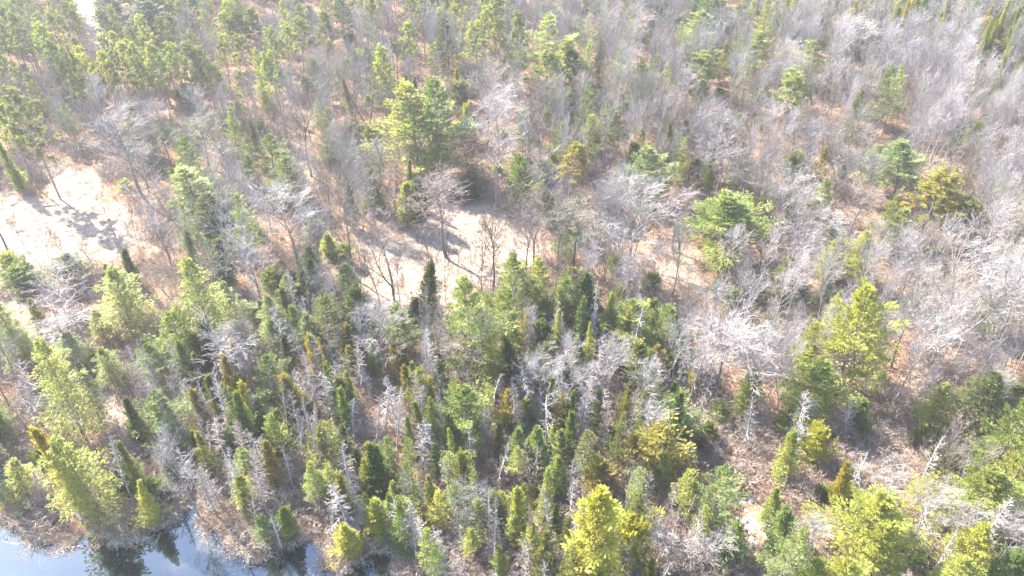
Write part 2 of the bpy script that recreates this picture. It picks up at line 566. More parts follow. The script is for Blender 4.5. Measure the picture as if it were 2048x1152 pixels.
KINDS = {
    "WP": [conifer(100 + i, 18, 8, b, 84, 125, P_broad, -6, 46, 0.15, 0.07, 0.42, 0.12, whorl=0.92, r=0.20, fan=0.34, rough=0.62, dead=12, clump=0.35)
           for i, b in enumerate((0.12, 0.2, 0.28, 0.16, 0.24))],
    "RP": [red_pine(200 + i, base=b, nb=n) for i, (b, n) in enumerate(((0.44, 50), (0.5, 46), (0.56, 42), (0.4, 54), (0.47, 48)))],
    "CD": [conifer(300 + i, 9, 3.2, 0.03, 190, 42, P_col, 25, 66, 0.25, 0.10, 0.26, 0.12, r=0.10, fan=0.42, rough=0.62, clump=0.3) for i in range(4)]
    + [conifer(310 + i, 10, 2.6, b, n, 40, pf, 20, 62, 0.2, 0.12, 0.27, 0.12, r=0.10, fan=0.42, rough=0.9, clump=0.5, dead=14)
       for i, (b, n, pf) in enumerate(((0.12, 96, P_cone), (0.22, 84, P_bush), (0.06, 110, P_broad), (0.3, 80, P_col)))],
    "SP": [conifer(400 + i, 9, 2.9, b, 170, 44, P_cone, -12, 42, 0.10, 0.05, 0.24, 0.10, whorl=0.3, r=0.09, fan=0.36, rough=0.5, dead=8)
           for i, b in enumerate((0.05, 0.12, 0.3, 0.08))]
    + [conifer(410 + i, 10, 2.7, b, n, 36, P_cone, -14, 40, 0.10, 0.06, 0.25, 0.10, whorl=0.42, r=0.09, fan=0.34, rough=0.8, dead=22, clump=0.3)
       for i, (b, n) in enumerate(((0.42, 80), (0.2, 92), (0.5, 70)))],
    "HM": [conifer(500 + i, 15, 6.2, b, 120, 66, P_cone, 4, 36, -0.16, 0.07, 0.34, 0.11, r=0.17, fan=0.36, rough=0.5, dead=14)
           for i, b in enumerate((0.14, 0.24, 0.2, 0.3, 0.17))],
    "YP": [conifer(600 + i, 4, 3.6, 0.03, 74, 75, P_bush, 8, 60, 0.14, 0.09, 0.30, 0.10, r=0.06, fan=0.36, rough=0.4) for i in range(4)],
    "BT": [bare_tree(700, 16, 6.5, 0.34, 20, 46, 74, jit=0.07), bare_tree(701, 16, 7.5, 0.4, 20, 44, 70, forks=3, jit=0.08), bare_tree(702, 17, 5.0, 0.42, 22, 54, 78, jit=0.06),
           bare_tree(703, 15, 8, 0.36, 18, 34, 66, jit=0.11), bare_tree(704, 16, 5.5, 0.38, 20, 52, 76, forks=2, jit=0.06), bare_tree(705, 14, 6.5, 0.33, 20, 42, 72, forks=2, jit=0.1),
           bare_tree(706, 17, 6, 0.48, 18, 46, 74, jit=0.08), bare_tree(707, 16, 4.6, 0.5, 18, 56, 78, jit=0.06)],
    "BR": [bare_tree(750, 15, 4.4, 0.50, 22, 48, 76, br=6, tw=4, fine=2, r=0.14, jit=0.06), bare_tree(751, 15, 4.8, 0.42, 22, 46, 74, br=6, tw=4, fine=2, r=0.14, forks=2, jit=0.06),
           bare_tree(752, 16, 4.0, 0.58, 20, 48, 76, br=6, tw=4, fine=2, r=0.13, lean=0.05, jit=0.06), bare_tree(753, 15, 5.0, 0.46, 20, 40, 74, br=6, tw=4, fine=2, r=0.14, jit=0.08)],
    "DS": [dead_conifer(800), dead_conifer(801, 11, 4.2, 80, 0.2, -0.2), dead_conifer(802, 12, 3.0, 100, 0.25, 0.4), dead_conifer(803, 9, 4.6, 70, 0.1, 0.1, 6), dead_conifer(804, 10, 3.4, 60, 0.3, 0.5, 6), dead_conifer(805, 8, 4.0, 50, 0.35, 0.3, 5, 0.8), dead_conifer(806, 9, 3.2, 44, 0.4, -0.3, 5, 0.6), dead_conifer(807, 11, 3.8, 120, 0.1, 0.15, 6, 0.4)],
    "SB": [bare_tree(850, 7, 2.4, 0.3, 12, 45, 70, br=4, tw=3, fine=1, r=0.05, thick=0.9), bare_tree(851, 7, 3, 0.25, 13, 40, 68, br=4, tw=3, fine=1, r=0.05, forks=2, thick=0.9)],
    "SH": [shrub(900), shrub(901, 2.4, 2.6, 20), shrub(902, 1.6, 2.6, 18)],
}
# ------------------------------------------------------------------ the trees one can tell apart
# kind, top of the tree (photo pixel), length and width of its picture in pixels, tint | label ~ short name used by the labels of its neighbours
TREES = """
WP 195 -28 110 62 T | tall dark teal pine standing beside the sandy track ~ the dark pine by the sandy track
WP 213 -28 108 52 T
WP 276 -12 104 78 T | dark blue-green pine just right of the one beside the sandy track ~ the blue-green pine near the track
WP 293 8 84 62 T
BT 60 -12 68 62 d
RP 135 4 102 40 O
RP 100 -4 92 34 Y
RP 62 54 150 52 Y
RP 26 28 168 48 O
RP 5 14 165 44 O
RP 105 80 186 52 O
RP 126 94 178 50 O
RP 155 108 158 56 Y
RP 142 148 100 40 O
RP 216 104 150 46 O
RP 240 84 148 52 Y
RP 262 84 150 46 Y
RP 300 90 165 52 Y
RP 280 110 146 44 O
YP 370 172 42 30 D | small dark evergreen sunk among the yellow-topped red pines ~ the dark evergreen among red pines
RP 370 84 150 50 O
RP 400 94 140 50 O
RP 345 84 140 44 Y
RP 440 24 110 46 Y
RP 466 24 110 46 O
RP 496 14 112 46 O
RP 436 74 124 42 Y
RP 480 68 112 46 O
RP 426 128 112 52 Y
DS 444 178 98 46 g
RP 320 -2 82 40 O
WP 345 -16 42 30 T
RP 381 -6 86 42 O
RP 411 4 84 40 O
RP 30 180 238 78 O | tall red pine with a long bare trunk at the clearing's upper edge ~ the long-trunked pine by the clearing
RP -4 190 205 56 Y
RP 560 50 134 46 Y
RP 591 38 126 52 O
RP 541 54 130 42 Y
WP 594 10 82 46 G
RP 642 24 138 46 O
WP 678 -2 104 48 T | dark slanting pine near the middle of the top edge ~ the dark pine near the top edge
YP 700 74 32 26 G
RP 530 -58 114 36 O
RP 572 -62 112 38 O
RP 634 -72 96 36 O
RP 714 -46 118 42 O
SP 610 150 66 42 D | small dark green evergreen below a row of red pines ~ the dark evergreen below red pines
RP 540 110 172 56 Y | red pine with many dead grey lower branches ~ the pine with dead branches
BT 722 150 134 72 d | dark leaning double-stemmed bare tree ~ the dark leaning double tree
BT 772 192 96 48 d
RP 756 98 172 52 Y | slim red pine with a small yellow top over bare trees ~ the small-topped slim pine
RP 811 42 132 52 Y
RP 866 86 84 52 Y
RP 886 34 140 38 D
RP 874 -54 128 44 O
RP 950 50 156 58 Y | tall red pine with a bright yellow left side ~ the pine with the yellow side
RP 962 10 140 52 Y
RP 986 -4 100 48 Y
WP 824 172 182 132 V | big yellow-lit white pine whose dead white top sticks out ~ the pine with dead white top
WP 866 158 200 124 G | big green white pine joined to its yellow-lit twin ~ the green twin pine
YP 915 172 50 54 O | round olive young pine with a dark shadow on bare ground ~ the round olive young pine
YP 932 248 42 48 G
YP 702 248 42 54 O
YP 742 262 40 48 O
BT 992 212 202 92 w | tall pale bare tree with drooping lower branches ~ the pale drooping bare tree
BT 970 148 150 82 t
RP 1040 28 190 42 O
WP 1098 24 150 90 P | pale broad white pine with open tiers, highest in its part ~ the pale tiered pine
RP 1126 84 132 72 Y | red pine with golden crown in front of a pale tiered pine ~ the golden-crowned red pine
RP 1096 98 112 60 Y
RP 1142 100 114 52 D
YP 1135 188 54 46 G
WP 1202 160 52 38 P
WP 1406 18 102 80 P | pale yellow-green white pine standing in grey bare woods ~ the pale pine in grey woods
RP 1410 108 106 74 Y
RP 1446 0 82 60 O
RP 1480 10 72 46 O
WP 1524 70 88 60 Y | small bright yellow pine alone in the grey woods ~ the small bright pine
CD 1300 34 62 36 D
CD 1322 8 58 34 D
CD 1350 36 60 34 D
BR 1292 28 92 44 w
BR 1190 -12 66 36 w
SP 1182 228 78 36 Y | narrow yellow-lit evergreen spire ~ the narrow yellow spire
YP 1450 244 40 44 O
WP 1630 84 100 70 P | pale green pine behind a large yellow round pine ~ the pale pine behind the yellow one
RP 1600 142 142 80 Y | large round pine, yellow above and dark below ~ the large yellow round pine
BT 1655 160 110 56 d | dark forked bare tree beside a large yellow round pine ~ the dark forked tree
BR 1736 54 112 72 w | tall white birch with a wide white crown in the upper woods ~ the wide white birch
CD 1720 -2 46 42 Y
CD 1752 34 44 34 B
CD 1902 4 50 38 B
CD 1842 -10 44 34 B
CD 1996 82 54 54 B | broad rusty-yellow cedar near the upper right corner ~ the broad rusty cedar
CD 2022 80 52 44 B
CD 1974 140 42 46 Y
YP 2016 172 30 36 T
YP 1936 240 30 42 T
RP 1960 248 92 48 Y
CD 1560 18 44 34 D
CD 1626 8 40 34 Y
CD 1656 0 40 36 O
BT 240 248 162 112 g | broad grey-green bare tree at the clearing's right edge ~ the grey-green tree by the clearing
SH 78 374 26 26 o | orange-leaved bush beside the long-trunked pine's foot ~ the orange bush by the pine
SH 264 392 26 28 o | orange-brown bush at the foot of a grey bare tree ~ the orange-brown bush
SB 206 408 76 30 d
SB 258 436 94 26 d
SB 72 464 86 36 t
SB 110 468 54 24 t
SB 165 480 70 30 d
SB 232 470 60 24 g
BT -88 290 260 60 d
YP 30 534 48 66 G
YP 12 512 44 46 Y
WP 130 512 62 70 D | short dark green pine at the bottom of the pale clearing ~ the short pine below the clearing
BT 300 402 148 96 w | pale bare tree with a grey trunk below the clearing's right side ~ the pale tree below the clearing
WP 372 328 116 104 P | wide olive pine right of the pale clearing ~ the wide olive pine
WP 404 384 102 78 D | dark green round pine below a wide olive pine ~ the dark round pine
BT 484 452 148 94 w | whitish bare tree with dense twigs beside a dark cedar ~ the whitish twiggy tree
CD 428 482 106 52 D | dark cedar shaded behind a yellow hemlock ~ the dark cedar by the hemlock
HM 376 518 210 112 Y | big yellow-green hemlock with a dark right side ~ the big yellow-green hemlock
HM 214 528 152 112 Y | wide yellow-grey hemlock with slanting stems ~ the wide yellow-grey hemlock
BT 400 248 110 82 l
BT 380 268 90 70 l
BT 270 300 90 80 g
BT 440 300 90 70 g
WP 530 268 114 66 G | bright green pointed pine among bare trees ~ the bright pointed pine
WP 562 318 100 74 G
BT 604 248 108 84 d | dark-trunked bare tree over pale sandy ground ~ the dark-trunked tree
BT 562 378 166 98 w
BT 680 378 184 108 t | large tan bare tree on the left rim of the middle clearing ~ the large tan tree
BT 768 432 180 122 t | wide tan bare tree standing in the middle clearing ~ the wide tan tree
SB 748 520 100 42 d
BT 884 378 138 104 t | bare tree with a bushy crown casting a shadow on the middle clearing ~ the bushy-crowned tree
BT 780 328 94 54 t
CD 740 342 84 46 P
CD 804 364 92 44 Y
CD 836 358 92 42 D
BT 924 274 112 84 r | reddish-brown bare tree beside the twin white pines ~ the reddish-brown tree
YP 936 370 24 54 D
CD 850 528 98 44 D | dark narrow cedar against the middle clearing ~ the dark cedar by the middle clearing
CD 832 598 50 42 D
SB 866 478 86 34 d
SB 884 472 138 34 d
BT 984 446 136 62 d
SB 960 468 120 40 d
SB 1020 492 56 28 d
SB 935 500 80 30 t
WP 618 498 84 54 T
SP 624 428 62 42 G
SP 652 464 52 36 Y
HM 690 528 64 58 P
CD 598 542 80 48 D
HM 566 548 86 62 Y
YP 540 544 40 42 G
YP 1046 328 84 50 G | bright green bushy young pine under bare trees ~ the bright bushy pine
YP 1086 328 48 46 G
RP 1142 288 126 78 K | golden pine lit orange along its left side ~ the golden orange-sided pine
BT 1070 388 136 90 t | pinkish bare tree with two dark stems ~ the pinkish two-stemmed tree
BT 1194 288 104 54 d
CD 1270 288 92 48 D
CD 1262 328 50 40 O
WP 1304 292 120 90 P | pale blue-green pine with a yellow left side ~ the pale blue-green pine
BT 1150 418 118 88 l
BT 1280 398 186 118 w | huge spreading pale bare tree in the centre ~ the huge spreading tree
BT 1362 398 104 72 t
BT 1440 298 126 84 g
WP 1480 386 146 150 G | large dark green white pine standing by itself among bare trees ~ the large dark green pine
WP 1036 508 136 74 Y | bright yellow pine below the middle clearing ~ the bright yellow pine
WP 1076 520 128 68 Y
CD 1182 538 122 72 D | broad dark brown-green cedar ~ the broad dark cedar
CD 1150 540 94 42 B
BT 1110 488 152 54 d
HM 1130 448 82 48 P
BR 1324 498 76 34 w
WP 1760 288 64 50 P
WP 1826 286 128 98 P | pale lime-coloured pine high on the right ~ the pale lime pine
RP 1886 352 146 120 K | wide golden pine with a dark right half ~ the wide golden pine
RP 1942 398 112 92 O
HM 1742 468 112 78 Y | yellow-green slender pine left of and below a golden one ~ the slender yellow-green pine
WP 1808 418 94 64 P
YP 1586 318 44 44 G
YP 1672 458 46 46 O
BT 1570 368 122 74 w
BT 1640 398 104 92 w
BT 1696 288 100 72 g
BT 1730 388 104 72 t
HM 1660 558 82 54 G
BT 1962 510 256 124 w | tallest pale bare tree with fanned twigs on the right ~ the tallest pale tree
BT 104 598 94 116 w | low spreading silver-grey bare tree ~ the spreading silver tree
HM 20 648 94 64 Y
HM -20 598 174 82 Y
HM 74 684 232 114 Y | tall yellow hemlock with a bare leaning lower trunk ~ the tall yellow hemlock
HM 146 724 136 56 D | dark narrow hemlock beside a tall yellow one ~ the dark narrow hemlock
HM 120 662 84 72 P
HM 200 688 92 62 Y
HM 184 618 74 48 Y
WP 332 618 142 82 Y
WP 290 688 82 62 G
BT 430 678 124 104 w | silvery bare tree with branches hanging low ~ the silvery low tree
BR 482 718 92 40 w
DS 8 738 152 76 w | grey leafless spire at the left edge ~ the grey spire at the edge
SH 252 768 58 62 t
SH 236 738 46 44 t
WP 302 778 116 90 G
CD 390 778 100 42 B | upright orange-brown cedar beside pale dead wood ~ the upright orange-brown cedar
DS 354 768 64 42 w
CD 476 764 110 42 K
SP 454 814 72 30 Y | small bright lime spire ~ the small lime spire
DS 420 828 92 48 w
HM 536 588 92 62 Y
CD 590 572 60 44 D
WP 642 588 120 66 O
CD 702 574 132 70 D | large dark cedar with a brown left side ~ the large dark cedar
HM 540 638 74 64 Y
DS 556 610 150 66 g | grey dying tree with layered horizontal branches ~ the layered grey tree
HM 606 628 84 56 G
WP 790 614 112 70 G
BT 756 640 126 84 w
DS 844 648 150 42 w | slim white dead conifer left of a yellow pine ~ the slim white dead conifer
SB 808 568 66 24 d
WP 946 554 204 104 Y | tall yellow pine with a dead bare leader above its crown ~ the yellow pine with bare leader
WP 1000 578 150 84 Y
CD 878 638 64 44 D
WP 926 768 120 108 G | round light green pine in the grey swamp trees ~ the round light green pine
DS 974 734 106 54 w
DS 650 738 116 54 w
CD 570 754 92 48 K
WP 530 718 112 74 G
DS 520 778 90 50 w
DS 690 798 90 38 w
DS 756 766 112 86 w | bright white broad dead conifer ~ the bright white dead conifer
CD 680 758 90 42 O
CD 815 732 92 38 B
CD 832 738 122 34 O
YP 664 702 28 28 Y
BT 900 688 86 94 t
YP 870 744 34 36 P
CD 1020 788 84 34 K
DS 1062 612 112 28 g | thin dark dead spire left of the broad dark cedar ~ the thin dark spire
WP 1088 598 74 62 G
YP 1086 648 54 54 T
YP 1130 668 54 50 T
WP 1264 598 108 88 Y | yellow-green bushy pine right of the broad dark cedar ~ the yellow-green bushy pine
WP 1352 618 118 84 G | green pine behind a white birch ~ the green pine behind the birch
CD 1280 688 76 54 O
SP 1310 594 82 48 O
BR 1362 658 128 50 w | bright white birch with a slanting trunk ~ the bright slanting birch
DS 1196 678 100 48 w
BR 1226 698 118 54 w
BT 1112 738 122 84 w | silver bare tree with a pale straight trunk ~ the silver straight-trunked tree
BT 1058 718 100 64 w
SP 1220 678 68 38 Y
BT 1300 768 122 80 w
WP 1352 792 92 96 P | pale green pine topping a big golden cedar ~ the pale pine over the cedar
CD 1340 846 116 92 K | big golden-brown cedar, broadest of the swamp ~ the big golden-brown cedar
BT 1452 648 140 116 w | cluster-stemmed white bare tree with crossing limbs ~ the crossing-limbed white tree
BT 1512 688 130 92 w
SP 1510 738 92 48 Y
CD 1256 768 82 34 O
CD 1130 788 82 42 B
CD 1052 798 64 44 G
DS 1500 826 46 40 t
DS 1200 788 74 48 w
WP 1742 578 230 138 V | big yellow plumed pine leaning over the right slope ~ the big yellow plumed pine
WP 1640 708 124 100 Y
DS 1634 798 62 52 w
YP 1586 828 40 48 V
BR 1564 688 138 44 w
BR 1596 678 150 44 w
BT 1850 572 178 94 g | bare tree with a thick dark leaning trunk and pale limbs ~ the thick-trunked leaning tree
BR 1862 638 196 74 w | tall forked white birch on orange leaf litter ~ the tall forked birch
BR 1852 748 104 30 w
BR 2034 606 158 64 w
BR 2044 688 100 44 w
HM 1900 768 116 78 Y | yellow-green pointed hemlock on orange litter ~ the pointed yellow hemlock
HM 2000 738 146 116 O | broad olive hemlock near the right edge ~ the broad olive hemlock
DS 1712 800 84 44 w
CD 1740 798 76 48 G
SH 1690 850 40 46 t
HM 116 868 196 120 V | big golden-lit hemlock on the pond bank ~ the golden hemlock by the pond
CD 82 846 190 46 K | narrow orange cedar on the pond bank ~ the narrow orange cedar
DS 206 878 146 66 w | bare white dead tree leaning over the pond bank ~ the white tree by the pond
BT 344 900 142 66 w | small bare tree leaning beside the cove ~ the leaning tree by the cove
HM 14 926 92 78 V
DS 48 948 86 44 t
CD 386 868 54 36 K
SP 474 948 94 42 V | upright yellow spruce on the point between two coves ~ the yellow spruce between coves
SP 476 902 82 48 G
YP 310 966 40 50 G
YP 370 942 22 28 G
YP 408 956 26 22 V
YP 240 950 40 50 D
DS 680 976 104 72 w | silver dead conifer with spread branches near the second cove ~ the silver dead conifer
DS 686 896 104 58 w
DS 624 932 70 38 w
DS 524 868 84 40 w
CD 632 858 98 54 O
CD 746 902 90 56 G | bright green cedar among silver snags ~ the bright green cedar
SP 786 962 64 34 Y
SP 738 998 86 44 V
SP 756 992 80 40 Y
SP 810 992 74 42 V
SP 868 982 86 36 V | bright yellow small spruce ~ the bright yellow small spruce
YP 846 1032 42 34 V
SP 688 1042 72 50 V
DS 840 968 72 28 w
DS 884 1048 118 52 w
DS 986 986 168 40 g | tall bare pole of a dead conifer at the bottom edge ~ the tall bare pole
SP 1006 982 66 32 Y
BT 952 976 70 66 g
SP 1030 856 92 38 G
SP 1082 856 106 54 G | glossy green spruce, brightest of a dark clump ~ the glossy green spruce
SP 1060 864 60 36 Y
SP 1176 858 118 44 O
CD 1126 862 74 40 P
SP 1094 942 116 34 P
CD 1262 868 106 46 B
CD 1210 918 66 56 B
SP 1274 938 114 34 P
SP 1204 992 210 104 V | big yellow-green spruce at the bottom edge ~ the big bottom spruce
YP 1262 1048 92 76 V
DS 1040 1028 78 50 w
CD 1090 1068 96 40 O
SP 1376 938 122 40 Y
WP 1450 926 152 82 P | pale dead-twigged pine near snow patches ~ the pale pine near snow
BT 1372 1066 92 84 w
SP 1480 1038 94 56 G
SP 1592 868 104 44 Y | slanting yellow spruce above a fallen log ~ the slanting yellow spruce
YP 1640 868 66 58 V
SP 1586 1028 112 68 G
DS 1730 912 96 48 w
CD 1706 932 108 40 K | slim golden cedar with a dark bare foot ~ the slim golden cedar
BT 1766 944 84 74 w
DS 1886 884 122 52 w
DS 1954 918 116 30 w
BT 1872 988 112 78 w
BT 1922 1028 100 66 w
BT 2042 1046 114 66 w
WP 1772 992 140 140 V | broad bright yellow pine low on the right ~ the broad bright yellow pine
WP 1782 1056 128 84 V
WP 1862 954 92 60 V
WP 1706 1112 130 110 V
WP 2000 946 132 130 Y
HM 1968 1054 120 100 V
HM 1932 1116 110 80 Y
HM 2040 1100 110 90 G
WP 1640 1108 110 70 Y
DS 1602 1056 116 46 w
BT 1636 1052 100 50 w
RP 1000 40 150 44 O
SP 1560 980 90 40 Y
CD 560 1010 70 46 G
SP 520 1030 70 40 G
DS 540 1020 80 40 w
CD 1108 1010 60 34 G
SP 905 905 80 36 P
SB 715 500 112 36 d
SB 792 520 100 32 d
SB 906 470 112 36 d
BT 1056 440 122 62 t
SB 980 500 90 30 d
SB 842 470 82 32 d
BT 1120 430 120 70 t
SB 300 440 90 34 t
SB 330 470 90 34 t
SB 20 430 80 30 d
BR 1690 480 150 40 w
BR 1742 520 160 42 w
BR 1784 560 150 38 w
BR 1812 604 140 38 w
BR 1704 602 150 44 w
BR 1662 640 130 40 w
BR 1562 562 140 46 w
BR 1604 522 130 46 w
BR 1502 560 140 46 w
BR 1444 562 130 46 w
BR 1982 562 190 48 w
BR 2012 520 200 52 w
BR 1932 620 170 46 w
BR 1892 560 150 46 w
BR 1782 640 150 38 w
BR 1982 700 120 38 w
BR 1420 610 120 40 w
BR 1540 640 120 40 w
BR 1840 690 110 34 w
BR 1950 690 130 36 w
BR 2020 760 120 40 w
BR 1670 540 130 40 w
BR 1760 470 140 40 w
BR 1830 480 150 40 w
BR 1600 640 130 36 w
BR 1470 470 120 44 w
BR 1540 470 120 44 w
BR 1990 440 150 48 w
BR 2030 420 150 48 w
BR 1910 470 150 46 w
BR 1230 470 130 50 g
BR 1190 490 120 46 w
BR 1390 560 110 44 g
BR 1250 540 110 40 w
BR 610 440 120 54 g
BR 640 560 110 40 g
BR 720 640 100 36 w
BR 960 640 110 40 g
BR 1060 640 100 40 w
BR 1150 690 100 40 w
BR 1180 740 110 46 w
BR 1400 700 110 50 w
BR 1380 640 110 40 g
"""
TINT = {  # evergreens: needle colour; leafless: how pale the wood is
    "Y": (0.235, 0.275, 0.075), "V": (0.300, 0.318, 0.065), "G": (0.150, 0.205, 0.060), "D": (0.078, 0.105, 0.045), "P": (0.250, 0.300, 0.130),
    "T": (0.085, 0.135, 0.080), "O": (0.160, 0.180, 0.065), "B": (0.200, 0.180, 0.070), "K": (0.265, 0.235, 0.050),
    "g": (0.85, 0.82, 0.80), "w": (1.22, 1.17, 1.17), "t": (0.82, 0.70, 0.65), "d": (0.42, 0.37, 0.36), "l": (0.88, 0.92, 0.70),
    "r": (0.62, 0.40, 0.32), "o": (1.0, 0.42, 0.16)}
TINT_WORD = {"Y": "yellow-green", "V": "bright yellow", "G": "green", "D": "dark green", "P": "pale green", "T": "blue-green", "O": "olive",
             "B": "brownish", "K": "golden", "g": "grey", "w": "pale", "t": "tan", "d": "dark", "l": "greenish", "r": "reddish", "o": "orange"}
NAME = {"WP": "white_pine", "RP": "red_pine", "CD": "cedar_tree", "SP": "spruce_tree", "HM": "hemlock_tree", "YP": "young_pine", "BT": "bare_tree",
        "BR": "birch_tree", "DS": "dead_conifer", "SB": "sapling", "SH": "bare_bush"}
NOUN = {"WP": "white pine", "RP": "red pine", "CD": "cedar", "SP": "spruce", "HM": "hemlock", "YP": "young pine", "BT": "bare tree",
        "BR": "birch", "DS": "dead conifer", "SB": "sapling", "SH": "bush"}
CAT = {"WP": "pine tree", "RP": "pine tree", "CD": "cedar tree", "SP": "spruce tree", "HM": "hemlock tree", "YP": "young pine", "BT": "bare tree",
       "BR": "birch tree", "DS": "dead tree", "SB": "sapling", "SH": "bush"}
GROUP = {"WP": "white pines in the wood", "RP": "red pines in the wood", "CD": "cedars in the wood", "SP": "spruces in the swamp", "HM": "hemlocks on the bank",
         "YP": "young pines under the trees", "BT": "bare trees in the wood", "BR": "birches in the wood", "DS": "dead conifers in the swamp",
         "SB": "saplings between the trees", "SH": "bushes between the trees"}
# usual height and crown width in metres, and usual tints
SIZE = {"WP": (11, 17, 6.0), "RP": (13, 18, 4.6), "CD": (7, 12.5, 2.9), "SP": (6.5, 12, 2.6), "HM": (8, 13, 5.4), "YP": (2.2, 4.8, 3.4), "BT": (10.5, 16, 4.9),
        "BR": (11, 16.5, 3.9), "DS": (8, 14, 3.1), "SB": (4, 8, 2.2), "SH": (1.4, 2.8, 2.6)}
TINTS = {"WP": "YGPYG", "RP": "OYOY", "CD": "DGOYGKOB", "SP": "GYVYG", "HM": "YOYGP", "YP": "GOYGP", "BT": "gltgtlwt", "BR": "wwg", "DS": "wggtw", "SB": "dgtg", "SH": "tttg"}
# what grows in the rest: one letter per 128-pixel square of the photo
GRID = ["RRRRRRRRBBBBCCCC",
        "RRRRBBBBBBBBWWWC",
        "RBBBBMMMBBBBBBWW",
        "MMMBBBMMBBBBMMMW",
        "HHMMMMMMMBBLLLLL",
        "HHHHSSSSSSMLLLLL",
        "HHSSSSSSSSSLLLLL",
        "HHSSSPPPPPSTTLLY",
        "..PPPPPPPPPTYYYY"]
MIX = {"R": (0.9, {"RP": .46, "BT": .14, "YP": .14, "SB": .14}),
       "B": (0.9, {"BT": .36, "YP": .20, "CD": .05, "BR": .20, "SB": .08, "WP": .08}),
       "W": (0.9, {"BT": .40, "BR": .50, "CD": .06, "YP": .04}),
       "C": (1.2, {"CD": .62, "BR": .30, "BT": .14, "SP": .04}),
       "M": (0.8, {"BT": .32, "HM": .16, "CD": .12, "YP": .16, "SB": .14, "WP": .04, "SH": .06}),
       "S": (2.3, {"DS": .44, "CD": .16, "SP": .08, "SB": .10, "BT": .10, "HM": .04, "YP": .06, "SH": .04}),
       "P": (2.5, {"SB": .08, "SP": .20, "CD": .14, "DS": .36, "YP": .10, "SH": .14}),
       "H": (0.9, {"HM": .34, "BT": .22, "DS": .16, "CD": .08, "SH": .12, "YP": .08}),
       "T": (1.0, {"SH": .22, "SB": .22, "DS": .16, "YP": .18, "SP": .14, "CD": .08}),
       "L": (1.3, {"BR": .36, "BT": .26, "HM": .14, "YP": .18, "SB": .08, "SH": .06}),
       "Y": (1.3, {"WP": .34, "HM": .20, "DS": .24, "BT": .12, "YP": .10}),
       ".": (0.0, {"SH": 1.0})}
# ------------------------------------------------------------------ ground, pond
def axis(lo, hi, step, far, n):
    core = np.arange(lo, hi + step * 0.5, step)
    g = np.geomspace(step * 1.5, far, n)
    return np.concatenate([(lo - g)[::-1], core, hi + g])


GX = axis(-200, 200, 0.9, 1400, 16)
GY = axis(38, 290, 0.9, 1400, 16)
XX, YY = np.meshgrid(GX, GY)
rngG = np.random.default_rng(5)


def fbm(x, y, sc, seed, octs=4):
    r = np.random.default_rng(seed)
    z = np.zeros(np.shape(x))
    a = 1.0
    for o in range(octs):
        for k in range(4):
            th, ph = r.uniform(0, 6.28, 2)
            f = 2 * math.pi / sc * 2 ** o * r.uniform(0.7, 1.3)
            z = z + a * np.sin(f * (x * math.cos(th) + y * math.sin(th)) + ph) * 0.35
        a *= 0.5
    return z


def clear_amount(x, y):
    c = np.zeros(np.shape(x))
    for p in CLEARINGS:
        d = poly_dist(x, y, p) * np.where(in_poly(x, y, p), 1, -1)
        c = np.maximum(c, np.clip(0.5 + (d + 2.2 * fbm(x, y, 11, 11, 5)) / 5.0, 0, 1))
    return c


def track_amount(x, y):
    d = poly_dist(x, y, TRACK) * np.where(in_poly(x, y, TRACK), 1, -1)
    return np.clip(0.5 + d / 1.4, 0, 1)


def pond_depth(x, y):
    d = poly_dist(x, y, POND) * np.where(in_poly(x, y, POND), 1, -1)
    return d + 0.35 * fbm(x, y, 3.0, 21, 3)


def ground_z(x, y):
    far = np.clip((np.hypot(x, y - 100) - 160) / 300, 0, 1)
    pd = pond_depth(x, y)
    z = 0.22 * fbm(x, y, 38, 3) + 0.07 * fbm(x, y, 6, 4, 3) + 6 * far * far
    flat = np.clip((-pd - 0.5) / 10, 0, 1)                    # the bank lies low near the water
    return z * flat + np.where(pd > 0, -0.08 - 0.6 * np.clip(pd / 4, 0, 1), np.clip(-pd * 0.12, 0, 0.12))


ZZ = ground_z(XX, YY)
ny, nx = XX.shape
ii = (np.arange(ny - 1)[:, None] * nx + np.arange(nx - 1)[None, :]).ravel()
gme = quads_mesh("ground", np.stack([XX.ravel(), YY.ravel(), ZZ.ravel()], 1), np.stack([ii, ii + 1, ii + nx + 1, ii + nx], 1), [], smooth=True)
at_c = gme.attributes.new("clearing", 'FLOAT', 'POINT')
at_c.data.foreach_set("value", clear_amount(XX, YY).astype(np.float32).ravel())
at_t = gme.attributes.new("track", 'FLOAT', 'POINT')
at_t.data.foreach_set("value", track_amount(XX, YY).astype(np.float32).ravel())
at_w = gme.attributes.new("wet", 'FLOAT', 'POINT')
at_w.data.foreach_set("value", np.clip(1 + pond_depth(XX, YY) / 3.0, 0, 1).astype(np.float32).ravel())

m, nt, p, out = new_mat("forest_floor")
tc = nt.nodes.new("ShaderNodeTexCoord")


def attr(nt, n):
    a = nt.nodes.new("ShaderNodeAttribute")
    a.attribute_name = n
    return a.outputs["Fac"]


